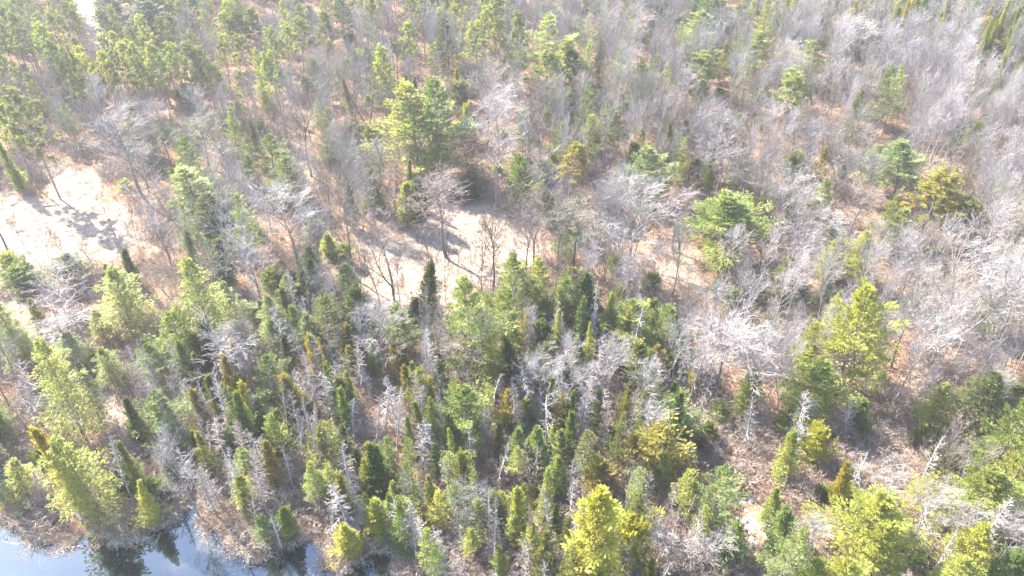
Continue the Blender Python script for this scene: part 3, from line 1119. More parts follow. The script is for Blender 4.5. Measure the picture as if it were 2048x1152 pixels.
big = noise(nt, tc.outputs["Object"], 0.12, 4)
mid = noise(nt, tc.outputs["Object"], 0.9, 5, 0.65)
fine = noise(nt, tc.outputs["Object"], 5.0, 5, 0.7)
litter = mix(nt, ramp(nt, mid, [(0.30, (0.11, 0.072, 0.048)), (0.5, (0.245, 0.16, 0.102)), (0.72, (0.39, 0.27, 0.18))]),
             ramp(nt, fine, [(0.3, (0.075, 0.055, 0.04)), (0.55, (0.25, 0.168, 0.112)), (0.75, (0.40, 0.29, 0.20))]), 0.55)
litter = mix(nt, litter, ramp(nt, big, [(0.35, (0.85, 0.72, 0.66)), (0.65, (1.1, 1.05, 1.0))]), 1.0, 'MULTIPLY')
straw = mix(nt, ramp(nt, mid, [(0.3, (0.14, 0.10, 0.077)), (0.45, (0.26, 0.20, 0.16)), (0.7, (0.34, 0.27, 0.22))]),
            ramp(nt, fine, [(0.3, (0.085, 0.061, 0.047)), (0.5, (0.25, 0.195, 0.155)), (0.75, (0.38, 0.315, 0.255))]), 0.5)
straw = mix(nt, straw, ramp(nt, noise(nt, tc.outputs["Object"], 0.35, 5, 0.7), [(0.34, (0.72, 0.64, 0.59)), (0.52, (1.0, 1.0, 1.0)), (0.7, (1.12, 1.1, 1.08))]), 1.0, 'MULTIPLY')
c = mix(nt, litter, straw, attr(nt, "clearing"))
c = mix(nt, c, mix(nt, (0.27, 0.215, 0.17), (0.40, 0.335, 0.28), fine), attr(nt, "track"))
c = mix(nt, c, mix(nt, (0.07, 0.05, 0.04), (0.20, 0.14, 0.10), mid), attr(nt, "wet"))
nt.links.new(c, p.inputs["Base Color"])
p.inputs["Roughness"].default_value = 0.95
p.inputs["Specular IOR Level"].default_value = 0.1
bp_ = nt.nodes.new("ShaderNodeBump")
bp_.inputs["Strength"].default_value = 0.8
bp_.inputs["Distance"].default_value = 0.25
nt.links.new(mix(nt, mid, fine, 0.5), bp_.inputs["Height"])
nt.links.new(bp_.outputs["Normal"], p.inputs["Normal"])
gme.materials.append(m)
tag(add_obj("ground", gme), kind="structure")

# the pond: dark water under a thin skin of clear ice, a mirror for the bank's trees
m, nt, p, out = new_mat("pond_ice")
tc = nt.nodes.new("ShaderNodeTexCoord")
n1 = noise(nt, tc.outputs["Object"], 0.16, 4)
n2 = noise(nt, tc.outputs["Object"], 3.0, 5, 0.7)
c = ramp(nt, n1, [(0.3, (0.006, 0.008, 0.008)), (0.55, (0.012, 0.014, 0.014)), (0.72, (0.05, 0.048, 0.04))])
c = mix(nt, c, ramp(nt, n2, [(0.62, (0, 0, 0)), (0.78, (0.2, 0.21, 0.22))]), 0.2, 'ADD')
nt.links.new(c, p.inputs["Base Color"])
p.inputs["Roughness"].default_value = 0.5
p.inputs["Specular IOR Level"].default_value = 0.0
gl = nt.nodes.new("ShaderNodeBsdfGlossy")
gl.inputs["Roughness"].default_value = 0.012
gl.inputs["Color"].default_value = (0.52, 0.72, 1.0, 1)
b = nt.nodes.new("ShaderNodeBump")
b.inputs["Strength"].default_value = 0.008
b.inputs["Distance"].default_value = 0.05
nt.links.new(noise(nt, tc.outputs["Object"], 1.2, 3), b.inputs["Height"])
nt.links.new(b.outputs["Normal"], gl.inputs["Normal"])
ms = nt.nodes.new("ShaderNodeMixShader")
ms.inputs[0].default_value = 0.095
nt.links.new(p.outputs[0], ms.inputs[1])
nt.links.new(gl.outputs[0], ms.inputs[2])
nt.links.new(ms.outputs[0], out.inputs["Surface"])
px_ = np.array(POND)
x0, y0, x1, y1 = px_[:, 0].min() - 4, px_[:, 1].min() - 2, px_[:, 0].max() + 2, px_[:, 1].max() + 3
wx, wy = np.meshgrid(np.linspace(x0, x1, 30), np.linspace(y0, y1, 30))
wi = (np.arange(29)[:, None] * 30 + np.arange(29)[None, :]).ravel()
wme = quads_mesh("pond_water", np.stack([wx.ravel(), wy.ravel(), np.full(wx.size, -0.05)], 1), np.stack([wi, wi + 1, wi + 31, wi + 30], 1), [m], smooth=True)
tag(add_obj("pond_water", wme), kind="structure")

# ------------------------------------------------------------------ where every tree stands
rng = np.random.default_rng(17)
trees = []          # kind, x, y, height, width, tint, label, short, hand


def line_tree(line):
    body, _, lab = line.partition("|")
    k, tx, ty, L, w, t = body.split()
    tx, ty, L, w = float(tx), float(ty), float(L), float(w)
    d = np.array([NADIR[0] - tx, NADIR[1] - ty])
    d /= np.linalg.norm(d)
    bx, by = tx + d[0] * L, ty + d[1] * L
    g = ground(bx, by)
    h = height_for(g, ty)
    lab, _, short = lab.partition("~")
    WID = {'RP': 1.0, 'WP': 1.32, 'BT': 1.1, 'BR': 1.1, 'DS': 1.1, 'SB': 1.0, 'SH': 1.2}
    return [k, g[0], g[1], h, WID.get(k, 1.15) * w * depth((g[0], g[1], h * 0.6)) / FPX, t, lab.strip(), short.strip(), True]


for line in TREES.strip().splitlines():
    trees.append(line_tree(line))
hand_n = len(trees)
hx = np.array([t[1] for t in trees])
hy = np.array([t[2] for t in trees])
hw = np.array([t[4] for t in trees])
hero = np.array([bool(t[6]) for t in trees])

SNOW_P = np.array([ground(u, v)[:2] for u, v in ((1488, 1006), (1500, 1036), (1516, 1046), (1498, 1058), (1505, 1076), (1530, 1060), (1480, 1046), (1536, 1040), (1380, 900), (1392, 912))])
# places that stay in view from above: the track and the two large clearings
OPEN_P = np.concatenate([np.stack([np.linspace(a[0], b[0], 9), np.linspace(a[1], b[1], 9)], 1) for a, b in zip(
    [ground(u, v) for u, v in ((134, -60), (164, 10), (190, 58))], [ground(u, v) for u, v in ((164, 10), (190, 58), (208, 106))])])
OPEN_P = np.concatenate([OPEN_P, SNOW_P])
for p_ in CLEARINGS[:2]:
    q_ = np.array(p_)
    ax_, ay_ = np.meshgrid(np.arange(q_[:, 0].min(), q_[:, 0].max(), 4.0), np.arange(q_[:, 1].min(), q_[:, 1].max(), 4.0))
    ok_ = in_poly(ax_, ay_, p_)
    OPEN_P = np.concatenate([OPEN_P, np.stack([ax_[ok_], ay_[ok_]], 1)])
step = 2.3
for gy in np.arange(46, 330, step):
    for gx in np.arange(-240, 240, step):
        x, y = gx + rng.uniform(-.5, .5) * step, gy + rng.uniform(-.5, .5) * step
        r4 = rng.uniform(0, 1, 6)
        u, v = pixel((x, y, 0))
        if v < -150 or u < -420 or u > 2470 or v > 1500:
            continue
        inside = -70 < u < 2118 and -75 < v < 1290
        col, row = int(min(15, max(0, u // 128))), int(min(8, max(0, v // 128)))
        dens, mx = MIX[GRID[row][col]]
        if GRID[row][col] == ".":
            dens, mx = (0.9, MIX["H"][1]) if u < -60 else (0.0, mx)
        if r4[0] > dens * 0.315:
            continue
        acc, k = 0, "BT"
        tot = sum(mx.values())
        for kk, pr in mx.items():
            acc += pr / tot
            if r4[1] < acc:
                k = kk
                break
        xa, ya = np.array([x]), np.array([y])
        ca, pd = clear_amount(xa, ya)[0], pond_depth(xa, ya)[0]
        if track_amount(xa, ya)[0] > 0.02 or pd > -0.6 or (ca > 0.35 and not (k == "SB" and r4[2] < 0.12)):
            continue
        if pd > -4 and k not in ("DS", "SH", "SP", "SB"):
            continue
        lo, hi, wm = SIZE[k]
        h = lo + (hi - lo) * r4[3]
        wd = wm * (0.75 + 0.5 * r4[4]) * (0.6 + 0.4 * h / hi)
        near = np.hypot(hx - x, hy - y)
        if np.any(near < ((0.15 * hw + 0.12 * wd) if GRID[row][col] in 'SP' else (0.28 * hw + 0.2 * wd))):
            continue
        # do not stand where the tree would hide one of the trees told apart
        if k in ("WP", "RP", "HM", "BT", "BR") or (row < 4 and h > 4 and GRID[row][col] != "C"):
            hid = (np.abs(hx * y / hy - x) < 0.30 * (hw + wd)) & (hy > y) & (hy < y + h * 0.95) & ((r4[5] < 0.85) | hero)
            if np.any(hid):
                continue
        if h > 3.0 or k == "YP":
            hid = (np.abs(OPEN_P[:, 0] * y / OPEN_P[:, 1] - x) < 0.5 * wd + 0.8) & (OPEN_P[:, 1] > y) & (OPEN_P[:, 1] < y + 1.0 * h * y / CAM_H) & (r4[2] < 0.95)
            if np.any(hid):
                continue
        if k in ("RP", "WP", "HM", "BT") and any(in_poly(x + q * h * np.array([0.755]), y - q * h * np.array([0.656]), CLEARINGS[0])[0] for q in (0.4, 0.6, 0.8, 1.0, 1.2)):
            continue
        t = TINTS[k][int(r4[5] * 997) % len(TINTS[k])]
        if GRID[row][col] in "WC" and k in ("BT",):
            t = "w"
        if GRID[row][col] == "C" and k == "CD":
            t = "YKOY"[int(r4[5] * 991) % 4]
            h *= 1.25
        trees.append([k, x, y, h, wd, t, "", "", inside])
# ------------------------------------------------------------------ who is a tree of its own, who belongs to the mass
def shown(t):
    """Rough share of the picture: width x height in pixels."""
    d = depth((t[1], t[2], t[3] * 0.5))
    return t[4] * t[3] * (FPX / d) ** 2


UNSEEN = set(np.cumsum([45, 45, 3, 203, 117, 2, 1, 1, 1, 1, 1, 1, 1, 1, 1, 1, 1, 5, 2, 2, 1, 3, 1, 1, 2, 17, 2, 1, 1, 11, 1, 2, 3, 1, 18, 40, 2, 25, 10, 3, 1, 58, 4, 1, 9, 11, 8, 1, 1, 46, 39, 7, 1, 23, 2, 35, 30, 30, 1, 9, 9, 11, 32, 28, 8, 13, 6, 1, 8, 15, 8, 13, 7, 1, 5, 8, 27, 18, 3, 3, 1, 4, 20, 1, 21, 1, 1, 8, 5, 1, 1, 35, 1, 14, 1, 22, 16, 10, 1, 13, 1, 22, 4, 1, 1, 60, 20, 1, 1, 48, 26, 1, 46, 10, 26, 1, 30, 1, 10, 1, 20, 1, 13, 1, 1, 30, 1, 11, 1, 18, 1, 26, 1, 12, 24, 1, 62, 14, 9, 21, 12, 28, 1, 13, 18, 37, 1, 1, 14, 59, 38, 11, 18, 1, 16, 38, 1, 24, 1, 15, 29, 46, 16, 32, 17, 45, 34, 18, 1, 23, 49, 1, 13, 28, 10, 73, 4, 42, 60, 76, 7, 1, 1, 23, 26, 58, 15, 5, 10, 13, 3, 11, 20, 1, 25, 5, 5, 1, 58, 22, 1, 9, 12, 2, 20, 20, 3, 10, 2, 4, 2, 18, 8, 6, 17, 2, 6, 13, 1, 1, 5, 1, 11, 22, 2, 2, 38, 1, 17, 39, 1, 3, 3, 11, 2, 27, 8, 17, 7, 35, 19, 8, 18, 16, 8, 10, 45, 5, 1, 2, 35, 18, 2, 5, 2, 40, 4, 25, 1, 39, 26, 45, 7, 9, 33, 3, 29, 44, 17, 71, 47, 24, 55, 6, 29, 41, 1, 2, 60, 1, 14, 1, 37, 15, 48, 14, 53, 9, 57, 2]).tolist())   # trees hidden behind others: they go to the mass
order = sorted(range(hand_n, len(trees)), key=lambda i: -shown(trees[i]))
LIMIT = {"BT": 300, "BR": 240, "RP": 180, "CD": 290, "DS": 300, "SP": 220, "HM": 140, "WP": 110, "YP": 150, "SB": 110, "SH": 110}
count = {}
for t in trees[:hand_n]:
    count[t[0]] = count.get(t[0], 0) + 1
single, mass = [i for i in range(hand_n) if i not in UNSEEN], [i for i in range(hand_n) if i in UNSEEN]
for i in order:
    t = trees[i]
    if t[8] and i not in UNSEEN and count.get(t[0], 0) < LIMIT[t[0]]:
        count[t[0]] = count.get(t[0], 0) + 1
        single.append(i)
    else:
        mass.append(i)

# ------------------------------------------------------------------ meshes of every kind, shared by its copies
WOOD = {"WP": "pine_bark", "RP": "pine_bark", "CD": "conifer_bark", "SP": "conifer_bark", "HM": "conifer_bark", "YP": "conifer_bark"}
PARTS = {}
for k, protos in KINDS.items():
    for i, pr in enumerate(protos):
        d = {}
        leafy = "leafy" in pr
        for part in ("trunk", "crown"):
            if part in pr:
                mat = M["needles"] if (leafy and part == "crown") else (M[WOOD[k]] if leafy else M["bare"])
                d[part] = quads_mesh(NAME[k] + "_" + part, *pr[part], [mat], smooth=False)
        PARTS[k, i] = d


def place(k, var, x, y, h, wd, tint, rot, label, lean=(0, 0)):
    pr = KINDS[k][var]
    root = bpy.data.objects.new(NAME[k], None)
    S.collection.objects.link(root)
    root.empty_display_size = 0.3
    z = float(ground_z(np.array([x]), np.array([y]))[0])
    root.location = (x, y, z - 0.03)
    root.rotation_euler = (lean[0], lean[1], rot)
    sx = wd / pr["W"]
    root.scale = (sx, sx, h / pr["H"])
    tag(root, label, CAT[k], GROUP[k])
    c_ = TINT[tint]
    col = (*(1.2 * v for v in c_), 1.0) if k == "DS" else (*c_, 1.0)
    d = PARTS[k, var]
    for part in ("trunk", "crown"):
        if part in d:
            o = add_obj(part, d[part], root)
            o.color = tuple(0.7 * v for v in col[:3]) + (1.0,) if (part == "trunk" and k in ("BT", "SB")) else col
    return root


# ------------------------------------------------------------------ labels that single each tree out
LANDMARK = [("the pond's left end", 40, 1090), ("the narrow cove", 385, 1030), ("the second cove", 560, 1130), ("the snow patches", 1505, 1050),
            ("the fallen logs", 1600, 950), ("the sandy track", 195, 60), ("the top left corner", 0, 0), ("the top right corner", 2048, 0),
            ("the bottom right corner", 2048, 1152), ("the middle clearing", 900, 530), ("the pale left clearing", 90, 470),
            ("the small far clearing", 1350, 535), ("the middle of the top edge", 1024, 0), ("the middle of the bottom edge", 1024, 1152),
            ("the middle of the right edge", 2048, 576), ("the bottom left corner", 0, 1152)]
centre = {i: pixel((trees[i][1], trees[i][2], trees[i][3] * 0.6)) for i in single}
for i in single:
    if trees[i][7]:
        LANDMARK.append((trees[i][7], *centre[i]))
ORD = ["nearest", "second-nearest", "third-nearest", "fourth-nearest", "fifth-nearest", "sixth-nearest", "seventh-nearest", "eighth-nearest", "ninth-nearest", "tenth-nearest"]
SIDE = ["right of", "above", "left of", "below"]


def cls(i):
    k, _, _, h, _, t = trees[i][:6]
    lo, hi, _ = SIZE[k]
    s = "tall" if h > lo + 0.62 * (hi - lo) else ("short" if h < lo + 0.33 * (hi - lo) else "medium")
    return s, TINT_WORD[t], NOUN[k]


by_class = {}
for i in single:
    if not trees[i][6]:
        by_class.setdefault(cls(i), []).append(i)
LABEL = {i: trees[i][6] for i in single if trees[i][6]}
for c_, ids in by_class.items():
    best = {}
    P_ = np.array([centre[i] for i in ids])
    for nm, lx, ly in LANDMARK:
        dx, dy = P_[:, 0] - lx, P_[:, 1] - ly
        dist = np.hypot(dx, dy)
        sec = (np.round(np.arctan2(-dy, dx) / (math.pi / 2)).astype(int)) % 4
        for s_ in range(4):
            sel = np.where(sec == s_)[0]
            for rank, j in enumerate(sel[np.argsort(dist[sel])][:10]):
                cost = dist[j] * (1 + 0.55 * rank)
                if j not in best or cost < best[j][0]:
                    best[j] = (cost, f"{ORD[rank]} {c_[0]} {c_[1]} {c_[2]} {SIDE[s_]} {nm}")
    for j, i in enumerate(ids):
        LABEL[i] = best[j][1] if j in best else f"{c_[0]} {c_[1]} {c_[2]} of its own kind"

ROOTS = []
for i in single:
    k, x, y, h, wd, t = trees[i][:6]
    r_ = np.random.default_rng(9000 + i)
    lean = (r_.normal(0, 0.06), r_.normal(0, 0.06)) if k == "DS" else (r_.normal(0, 0.03), r_.normal(0, 0.03)) if k in ("BT", "BR", "DS", "SB") else (r_.normal(0, 0.025), r_.normal(0, 0.025))
    ROOTS.append((place(k, int(r_.integers(0, len(KINDS[k]))), x, y, h, wd, t, r_.uniform(0, 6.28), LABEL[i], lean), i))
print("TREES single", len(single), "mass", len(mass), count)

# ------------------------------------------------------------------ masses nobody could count: one object each
_ng = {}


def mass_nodes(coll):
    g = bpy.data.node_groups.new("scatter", 'GeometryNodeTree')
    g.interface.new_socket("Geometry", in_out='INPUT', socket_type='NodeSocketGeometry')
    g.interface.new_socket("Geometry", in_out='OUTPUT', socket_type='NodeSocketGeometry')
    N, L = g.nodes, g.links
    gi, go = N.new("NodeGroupInput"), N.new("NodeGroupOutput")
    ci = N.new("GeometryNodeCollectionInfo")
    ci.inputs["Collection"].default_value = coll
    ci.inputs["Separate Children"].default_value = True
    ci.inputs["Reset Children"].default_value = True
    iop = N.new("GeometryNodeInstanceOnPoints")
    iop.inputs["Pick Instance"].default_value = True

    def named(n, ty):
        a = N.new("GeometryNodeInputNamedAttribute")
        a.data_type = ty
        a.inputs["Name"].default_value = n
        return a.outputs["Attribute"]

    L.new(gi.outputs[0], iop.inputs["Points"])
    L.new(ci.outputs[0], iop.inputs["Instance"])
    L.new(named("pick", 'INT'), iop.inputs["Instance Index"])
    L.new(named("turn", 'FLOAT_VECTOR'), iop.inputs["Rotation"])
    L.new(named("size", 'FLOAT_VECTOR'), iop.inputs["Scale"])
    L.new(iop.outputs[0], go.inputs[0])
    return g


def scatter(name, meshes, pts, pick, turn, size):
    coll = bpy.data.collections.new(name + "_shapes")
    for k, me in enumerate(meshes):
        coll.objects.link(bpy.data.objects.new(f"{name}_{k:02d}", me))
    me = bpy.data.meshes.new(name)
    me.vertices.add(len(pts))
    me.vertices.foreach_set("co", np.asarray(pts, np.float32).ravel())
    a = me.attributes.new("pick", 'INT', 'POINT')
    a.data.foreach_set("value", np.asarray(pick, np.int32))
    a = me.attributes.new("turn", 'FLOAT_VECTOR', 'POINT')
    a.data.foreach_set("vector", np.asarray(turn, np.float32).ravel())
    a = me.attributes.new("size", 'FLOAT_VECTOR', 'POINT')
    a.data.foreach_set("vector", np.asarray(size, np.float32).ravel())
    o = add_obj(name, me)
    o["kind"] = "stuff"
    md = o.modifiers.new("scatter", 'NODES')
    md.node_group = mass_nodes(coll)
    return o


def whole(k, var, mats):
    pr = KINDS[k][var]
    Vs, Fs, mi, o = [], [], [], 0
    for part, mt in (("trunk", 1), ("crown", 0)):
        if part in pr:
            V, F = pr[part]
            Vs.append(V)
            Fs.append(F + o)
            mi.append(np.full(len(F), mt))
            o += len(V)
    return quads_mesh("woodland_" + NAME[k], np.concatenate(Vs), np.concatenate(Fs), mats, np.concatenate(mi))


wild_mat = {}
for code in "YGDPOBKV":
    wild_mat[code] = foliage_mat("woodland_needles_" + TINT_WORD[code].replace(" ", "_"), False, TINT[code])
meshes, index, P_, pick, turn, size = [], {}, [], [], [], []
for i in mass:
    k, x, y, h, wd, t = trees[i][:6]
    r_ = np.random.default_rng(9000 + i)
    leafy = k in WOOD
    var = int(r_.integers(0, min(3, len(KINDS[k]))))
    key = (k, var, t if leafy else "")
    if key not in index:
        index[key] = len(meshes)
        meshes.append(whole(k, var, [wild_mat.get(t, M["needles_wild"]) if leafy else M["bare_wild"], M[WOOD[k]] if leafy else M["bare_wild"]]))
    pr = KINDS[k][var]
    P_.append((x, y, float(ground_z(np.array([x]), np.array([y]))[0]) - 0.03))
    pick.append(index[key])
    turn.append((r_.normal(0, .03), r_.normal(0, .03), r_.uniform(0, 6.28)))
    size.append((wd / pr["W"], wd / pr["W"], h / pr["H"]))
scatter("distant_woods", meshes, P_, pick, turn, size)

# undergrowth: leafless brush between the trunks
rng = np.random.default_rng(23)


def brush(name, mat, n, test, hs, seed, forms):
    ms_ = [quads_mesh(f"{name}_form", *shrub(seed + q, *f)["crown"], [mat]) for q, f in enumerate(forms)]
    P_, pk, tu, sz = [], [], [], []
    r_ = np.random.default_rng(seed)
    u = r_.uniform(-260, 2300, n)
    y = r_.uniform(0, 1, n) ** 1.2 * 235 + 50
    x = r_.uniform(-1.0, 1.0, n) * (y * 0.60 + 44)
    keep = test(x, y, r_)
    x, y = x[keep], y[keep]
    z = ground_z(x, y)
    m_ = len(x)
    s = r_.uniform(*hs, m_)
    sw = s * r_.uniform(0.8, 1.5, m_)
    scatter(name, ms_, np.stack([x, y, z - 0.03], 1), r_.integers(0, len(ms_), m_), np.stack([r_.normal(0, .08, m_), r_.normal(0, .08, m_), r_.uniform(0, 6.28, m_)], 1),
            np.stack([sw, sw, s], 1))
    return m_


def t_wood(x, y, r_):
    n = fbm(x, y, 17, 31)
    far_snow = np.min(np.hypot(x[:, None] - SNOW_P[None, :, 0], y[:, None] - SNOW_P[None, :, 1]), 1) > 2.2
    return far_snow & (clear_amount(x, y) < 0.3) & (pond_depth(x, y) < -0.5) & (track_amount(x, y) < 0.02) & (r_.uniform(0, 1, len(x)) < np.clip(0.55 + 0.5 * n, 0.2, 1))


def t_shore(x, y, r_):
    d = pond_depth(x, y)
    edge = (d > -7.5) & (d < -0.35)
    return edge & (r_.uniform(0, 1, len(x)) < np.clip(1.15 + np.minimum(d, 0) * 0.12, 0, 1))


def t_bog(x, y, r_):
    far_snow = np.min(np.hypot(x[:, None] - SNOW_P[None, :, 0], y[:, None] - SNOW_P[None, :, 1]), 1) > 2.2
    f = y * cp + CAM_H * sp
    u = 1024 + FPX * x / f
    v = 576 - FPX * (y * sp - CAM_H * cp) / f
    return far_snow & (u > 1330) & (u < 1760) & (v > 860) & (v < 1130) & (r_.uniform(0, 1, len(x)) < 0.8)


F1 = [(1.6, 2.2, 12, 5, 3), (2.2, 2.0, 12, 5, 3), (1.2, 2.4, 14, 4, 3)]
b1 = brush("undergrowth", M["brush"], 36000, t_wood, (0.5, 1.6), 40, F1)
b2 = brush("shore_brush", M["shore"], 60000, t_shore, (0.28, 0.75), 60, F1)
b3 = brush("bog_brush", M["shore"], 150000, t_bog, (0.35, 0.9), 80, F1)
print("BRUSH", b1, b2, b3)
# ------------------------------------------------------------------ dead grass tufts in the clearings, sticks on the floor
def tuft_mesh(seed):
    r_ = np.random.default_rng(seed)
    n = 60
    a = r_.uniform(0, 6.28, n)
    P = np.stack([np.cos(a), np.sin(a), np.zeros(n)], 1) * r_.uniform(0, 0.3, (n, 1))
    D = np.stack([np.cos(a), np.sin(a), r_.uniform(0.1, 1.0, n)], 1)
    return quads_mesh("grass_tuft", *leaves(P, D, r_.normal(0, 1, (n, 3)) + (0, 0, 0.7), r_.uniform(0.25, 0.55, n), np.full(n, 0.03)), [M["straw"]])


M["straw"] = bark_mat("dry_grass", (0.34, 0.27, 0.20), (0.58, 0.49, 0.40))
M["leaf"] = bark_mat("fallen_leaves", (0.20, 0.11, 0.06), (0.42, 0.28, 0.18))


def litter_mesh(seed):
    r_ = np.random.default_rng(seed)
    n = 130
    P = np.stack([r_.normal(0, 0.8, n), r_.normal(0, 0.8, n), r_.uniform(0.03, 0.16, n)], 1)
    D = np.stack([r_.normal(0, 1, n), r_.normal(0, 1, n), r_.normal(0, .35, n)], 1)
    return quads_mesh("leaf_pile", *leaves(P, D, r_.normal(0, .5, (n, 3)) + (0, 0, 1), r_.uniform(0.1, 0.24, n), r_.uniform(0.07, 0.14, n)), [M["leaf"]])


def stick_mesh(seed):
    r_ = np.random.default_rng(seed)
    sg = []
    for k in range(5):
        a = r_.uniform(0, 6.28)
        o = np.array([r_.normal(0, 0.8), r_.normal(0, 0.8), 0.05])
        pts, _, s = wander(r_, o, (math.cos(a), math.sin(a), r_.uniform(0, 0.15)), r_.uniform(0.8, 2.6), 3, 0.035, 0.015, 0.15)
        sg += s
        q, d = at(pts, 0.6)
        sg.append((q, q + side_dir(r_, d, 0.7) * 0.5, 0.015, 0.01))
    return quads_mesh("stick_pile", *seg_mesh(sg, 4), [M["dead_wood"]])


def field(name, ms_, n, test, hs, seed):
    r_ = np.random.default_rng(seed)
    y = r_.uniform(0, 1, n) ** 1.2 * 200 + 50
    x = r_.uniform(-1.0, 1.0, n) * (y * 0.60 + 44)
    k = test(x, y, r_)
    x, y = x[k], y[k]
    s = r_.uniform(*hs, len(x))
    scatter(name, ms_, np.stack([x, y, ground_z(x, y)], 1), r_.integers(0, len(ms_), len(x)), np.stack([0 * x, 0 * x, r_.uniform(0, 6.28, len(x))], 1), np.stack([s, s, s], 1))


field("dry_grass", [tuft_mesh(q) for q in (1, 2, 3)], 70000, lambda x, y, r_: (clear_amount(x, y) > 0.3 + 0.25 * fbm(x, y, 5, 51)) & (fbm(x, y, 4, 52) > -0.1), (0.5, 1.3), 91)
field("bank_reeds", [tuft_mesh(q) for q in (4, 5, 6)], 40000, lambda x, y, r_: np.abs(pond_depth(x, y) + 0.3) < 0.9, (0.8, 1.9), 94)
field("leaf_litter", [litter_mesh(q) for q in (1, 2, 3)], 9000, lambda x, y, r_: (clear_amount(x, y) < 0.6) & (pond_depth(x, y) < -2), (0.7, 1.5), 92)
field("fallen_sticks", [stick_mesh(q) for q in (1, 2, 3)], 6000, lambda x, y, r_: (pond_depth(x, y) < -1.5) & (r_.uniform(0, 1, len(x)) > 0.88 * clear_amount(x, y)), (0.7, 1.5), 93)


r9 = np.random.default_rng(95)
dx_, dy_ = r9.uniform(-120, 10, 60000), r9.uniform(50, 85, 60000)
dd_ = pond_depth(dx_, dy_)
sel_ = (dd_ > 0.2) & (dd_ < 3.0) & (r9.uniform(0, 1, 60000) < 0.10 * np.exp(-dd_))
dx_, dy_ = dx_[sel_], dy_[sel_]
n_ = len(dx_)
s_ = r9.uniform(0.3, 0.8, n_)
scatter("floating_debris", [stick_mesh(7), litter_mesh(8)], np.stack([dx_, dy_, np.full(n_, -0.07)], 1), r9.integers(0, 2, n_), np.stack([0 * s_, 0 * s_, r9.uniform(0, 6.28, n_)], 1), np.stack([s_, s_, s_ * 0.5], 1))

# ------------------------------------------------------------------ logs, stump, boulder, snow
def log(u0, v0, u1, v1, r, label, mat="log", seed=1, stubs=5):
    r_ = np.random.default_rng(seed)
    a, b = ground(u0, v0, 0.3), ground(u1, v1, 0.3)
    L = np.linalg.norm(b - a)
    root = bpy.data.objects.new("fallen_log", None)
    S.collection.objects.link(root)
    root.location = (a[0], a[1], float(ground_z(np.array([a[0]]), np.array([a[1]]))[0]) + r * 0.75)
    root.rotation_euler = (0, 0, math.atan2(b[1] - a[1], b[0] - a[0]))
    pts, rad, sg = wander(r_, np.zeros(3), (1, 0, 0.01), L, 8, r, r * 0.5, 0.02)
    st = []
    for k in range(stubs):
        q, d = at(pts, r_.uniform(0.35, 0.98))
        e = q + unit(np.array([0.5, r_.normal(0, 1), abs(r_.normal(0, .6))])) * r_.uniform(0.5, 1.6)
        st.append((q, e, 0.04, 0.02))
        st.append((q + (e - q) * .5, q + (e - q) * .5 + r_.normal(0, .35, 3), 0.02, 0.012))
    tk = add_obj("trunk", quads_mesh("fallen_log_trunk", *seg_mesh(sg, 9), [M[mat]], smooth=True), root)
    add_obj("branches", quads_mesh("fallen_log_branches", *seg_mesh(st, 5), [M[mat]]), tk)
    tag(root, label, "log", "fallen logs")


log(1500, 872, 1542, 930, 0.20, "straw-coloured fallen log left of the slanting yellow spruce", seed=1)
log(1578, 966, 1612, 998, 0.24, "split tan fallen log at the foot of the slanting yellow spruce", seed=2)
log(1612, 1000, 1644, 1016, 0.16, "short orange fallen log below the split tan one", seed=3)
log(28, 376, 72, 373, 0.22, "dark fallen log left of the orange bush by the pine", "conifer_bark", 4)
log(88, 411, 124, 408, 0.20, "dark fallen log at the foot of the long-trunked pine", "conifer_bark", 5)
log(560, 655, 596, 653, 0.20, "tan fallen log beside the layered grey tree", seed=6)
log(824, 502, 862, 530, 0.12, "thin dark fallen log lying in the middle clearing's shade", "conifer_bark", 7)
log(915, 522, 950, 545, 0.12, "thin dark fallen log right of the bushy-crowned tree", "conifer_bark", 8)  # dark log shape built along the cast shadow of the trunk beside it
log(36, 1086, 4, 1078, 0.14, "pale fallen log reaching into the pond at the left edge", "dead_wood", 9)
log(90, 1030, 50, 1046, 0.12, "grey fallen log slanting down the bank to the pond", "dead_wood", 10)

log(1690, 770, 1722, 800, 0.13, "grey fallen log on orange leaves right of the big yellow plumed pine", "dead_wood", 11)
log(1800, 800, 1842, 822, 0.12, "pale fallen log below the tall forked birch", "dead_wood", 12)
log(1440, 905, 1490, 926, 0.12, "grey fallen log on the brushy slope right of the big golden-brown cedar", "dead_wood", 13)
log(1570, 900, 1545, 940, 0.12, "thin pale fallen log above the split tan one", "dead_wood", 14)
log(1420, 740, 1470, 756, 0.14, "dark fallen log in shade right of the bright slanting birch", "conifer_bark", 15)
log(1900, 660, 1940, 680, 0.13, "brown fallen log on orange litter near the tallest pale tree", "log", 16)
log(770, 480, 820, 488, 0.11, "thin brown fallen log on the upper rim of the middle clearing", "log", 17)
log(210, 840, 250, 858, 0.12, "pale fallen log on the dry grass patch above the golden hemlock", "dead_wood", 18)
log(1230, 1010, 1276, 1002, 0.12, "white fallen log near the big bottom spruce", "dead_wood", 19)

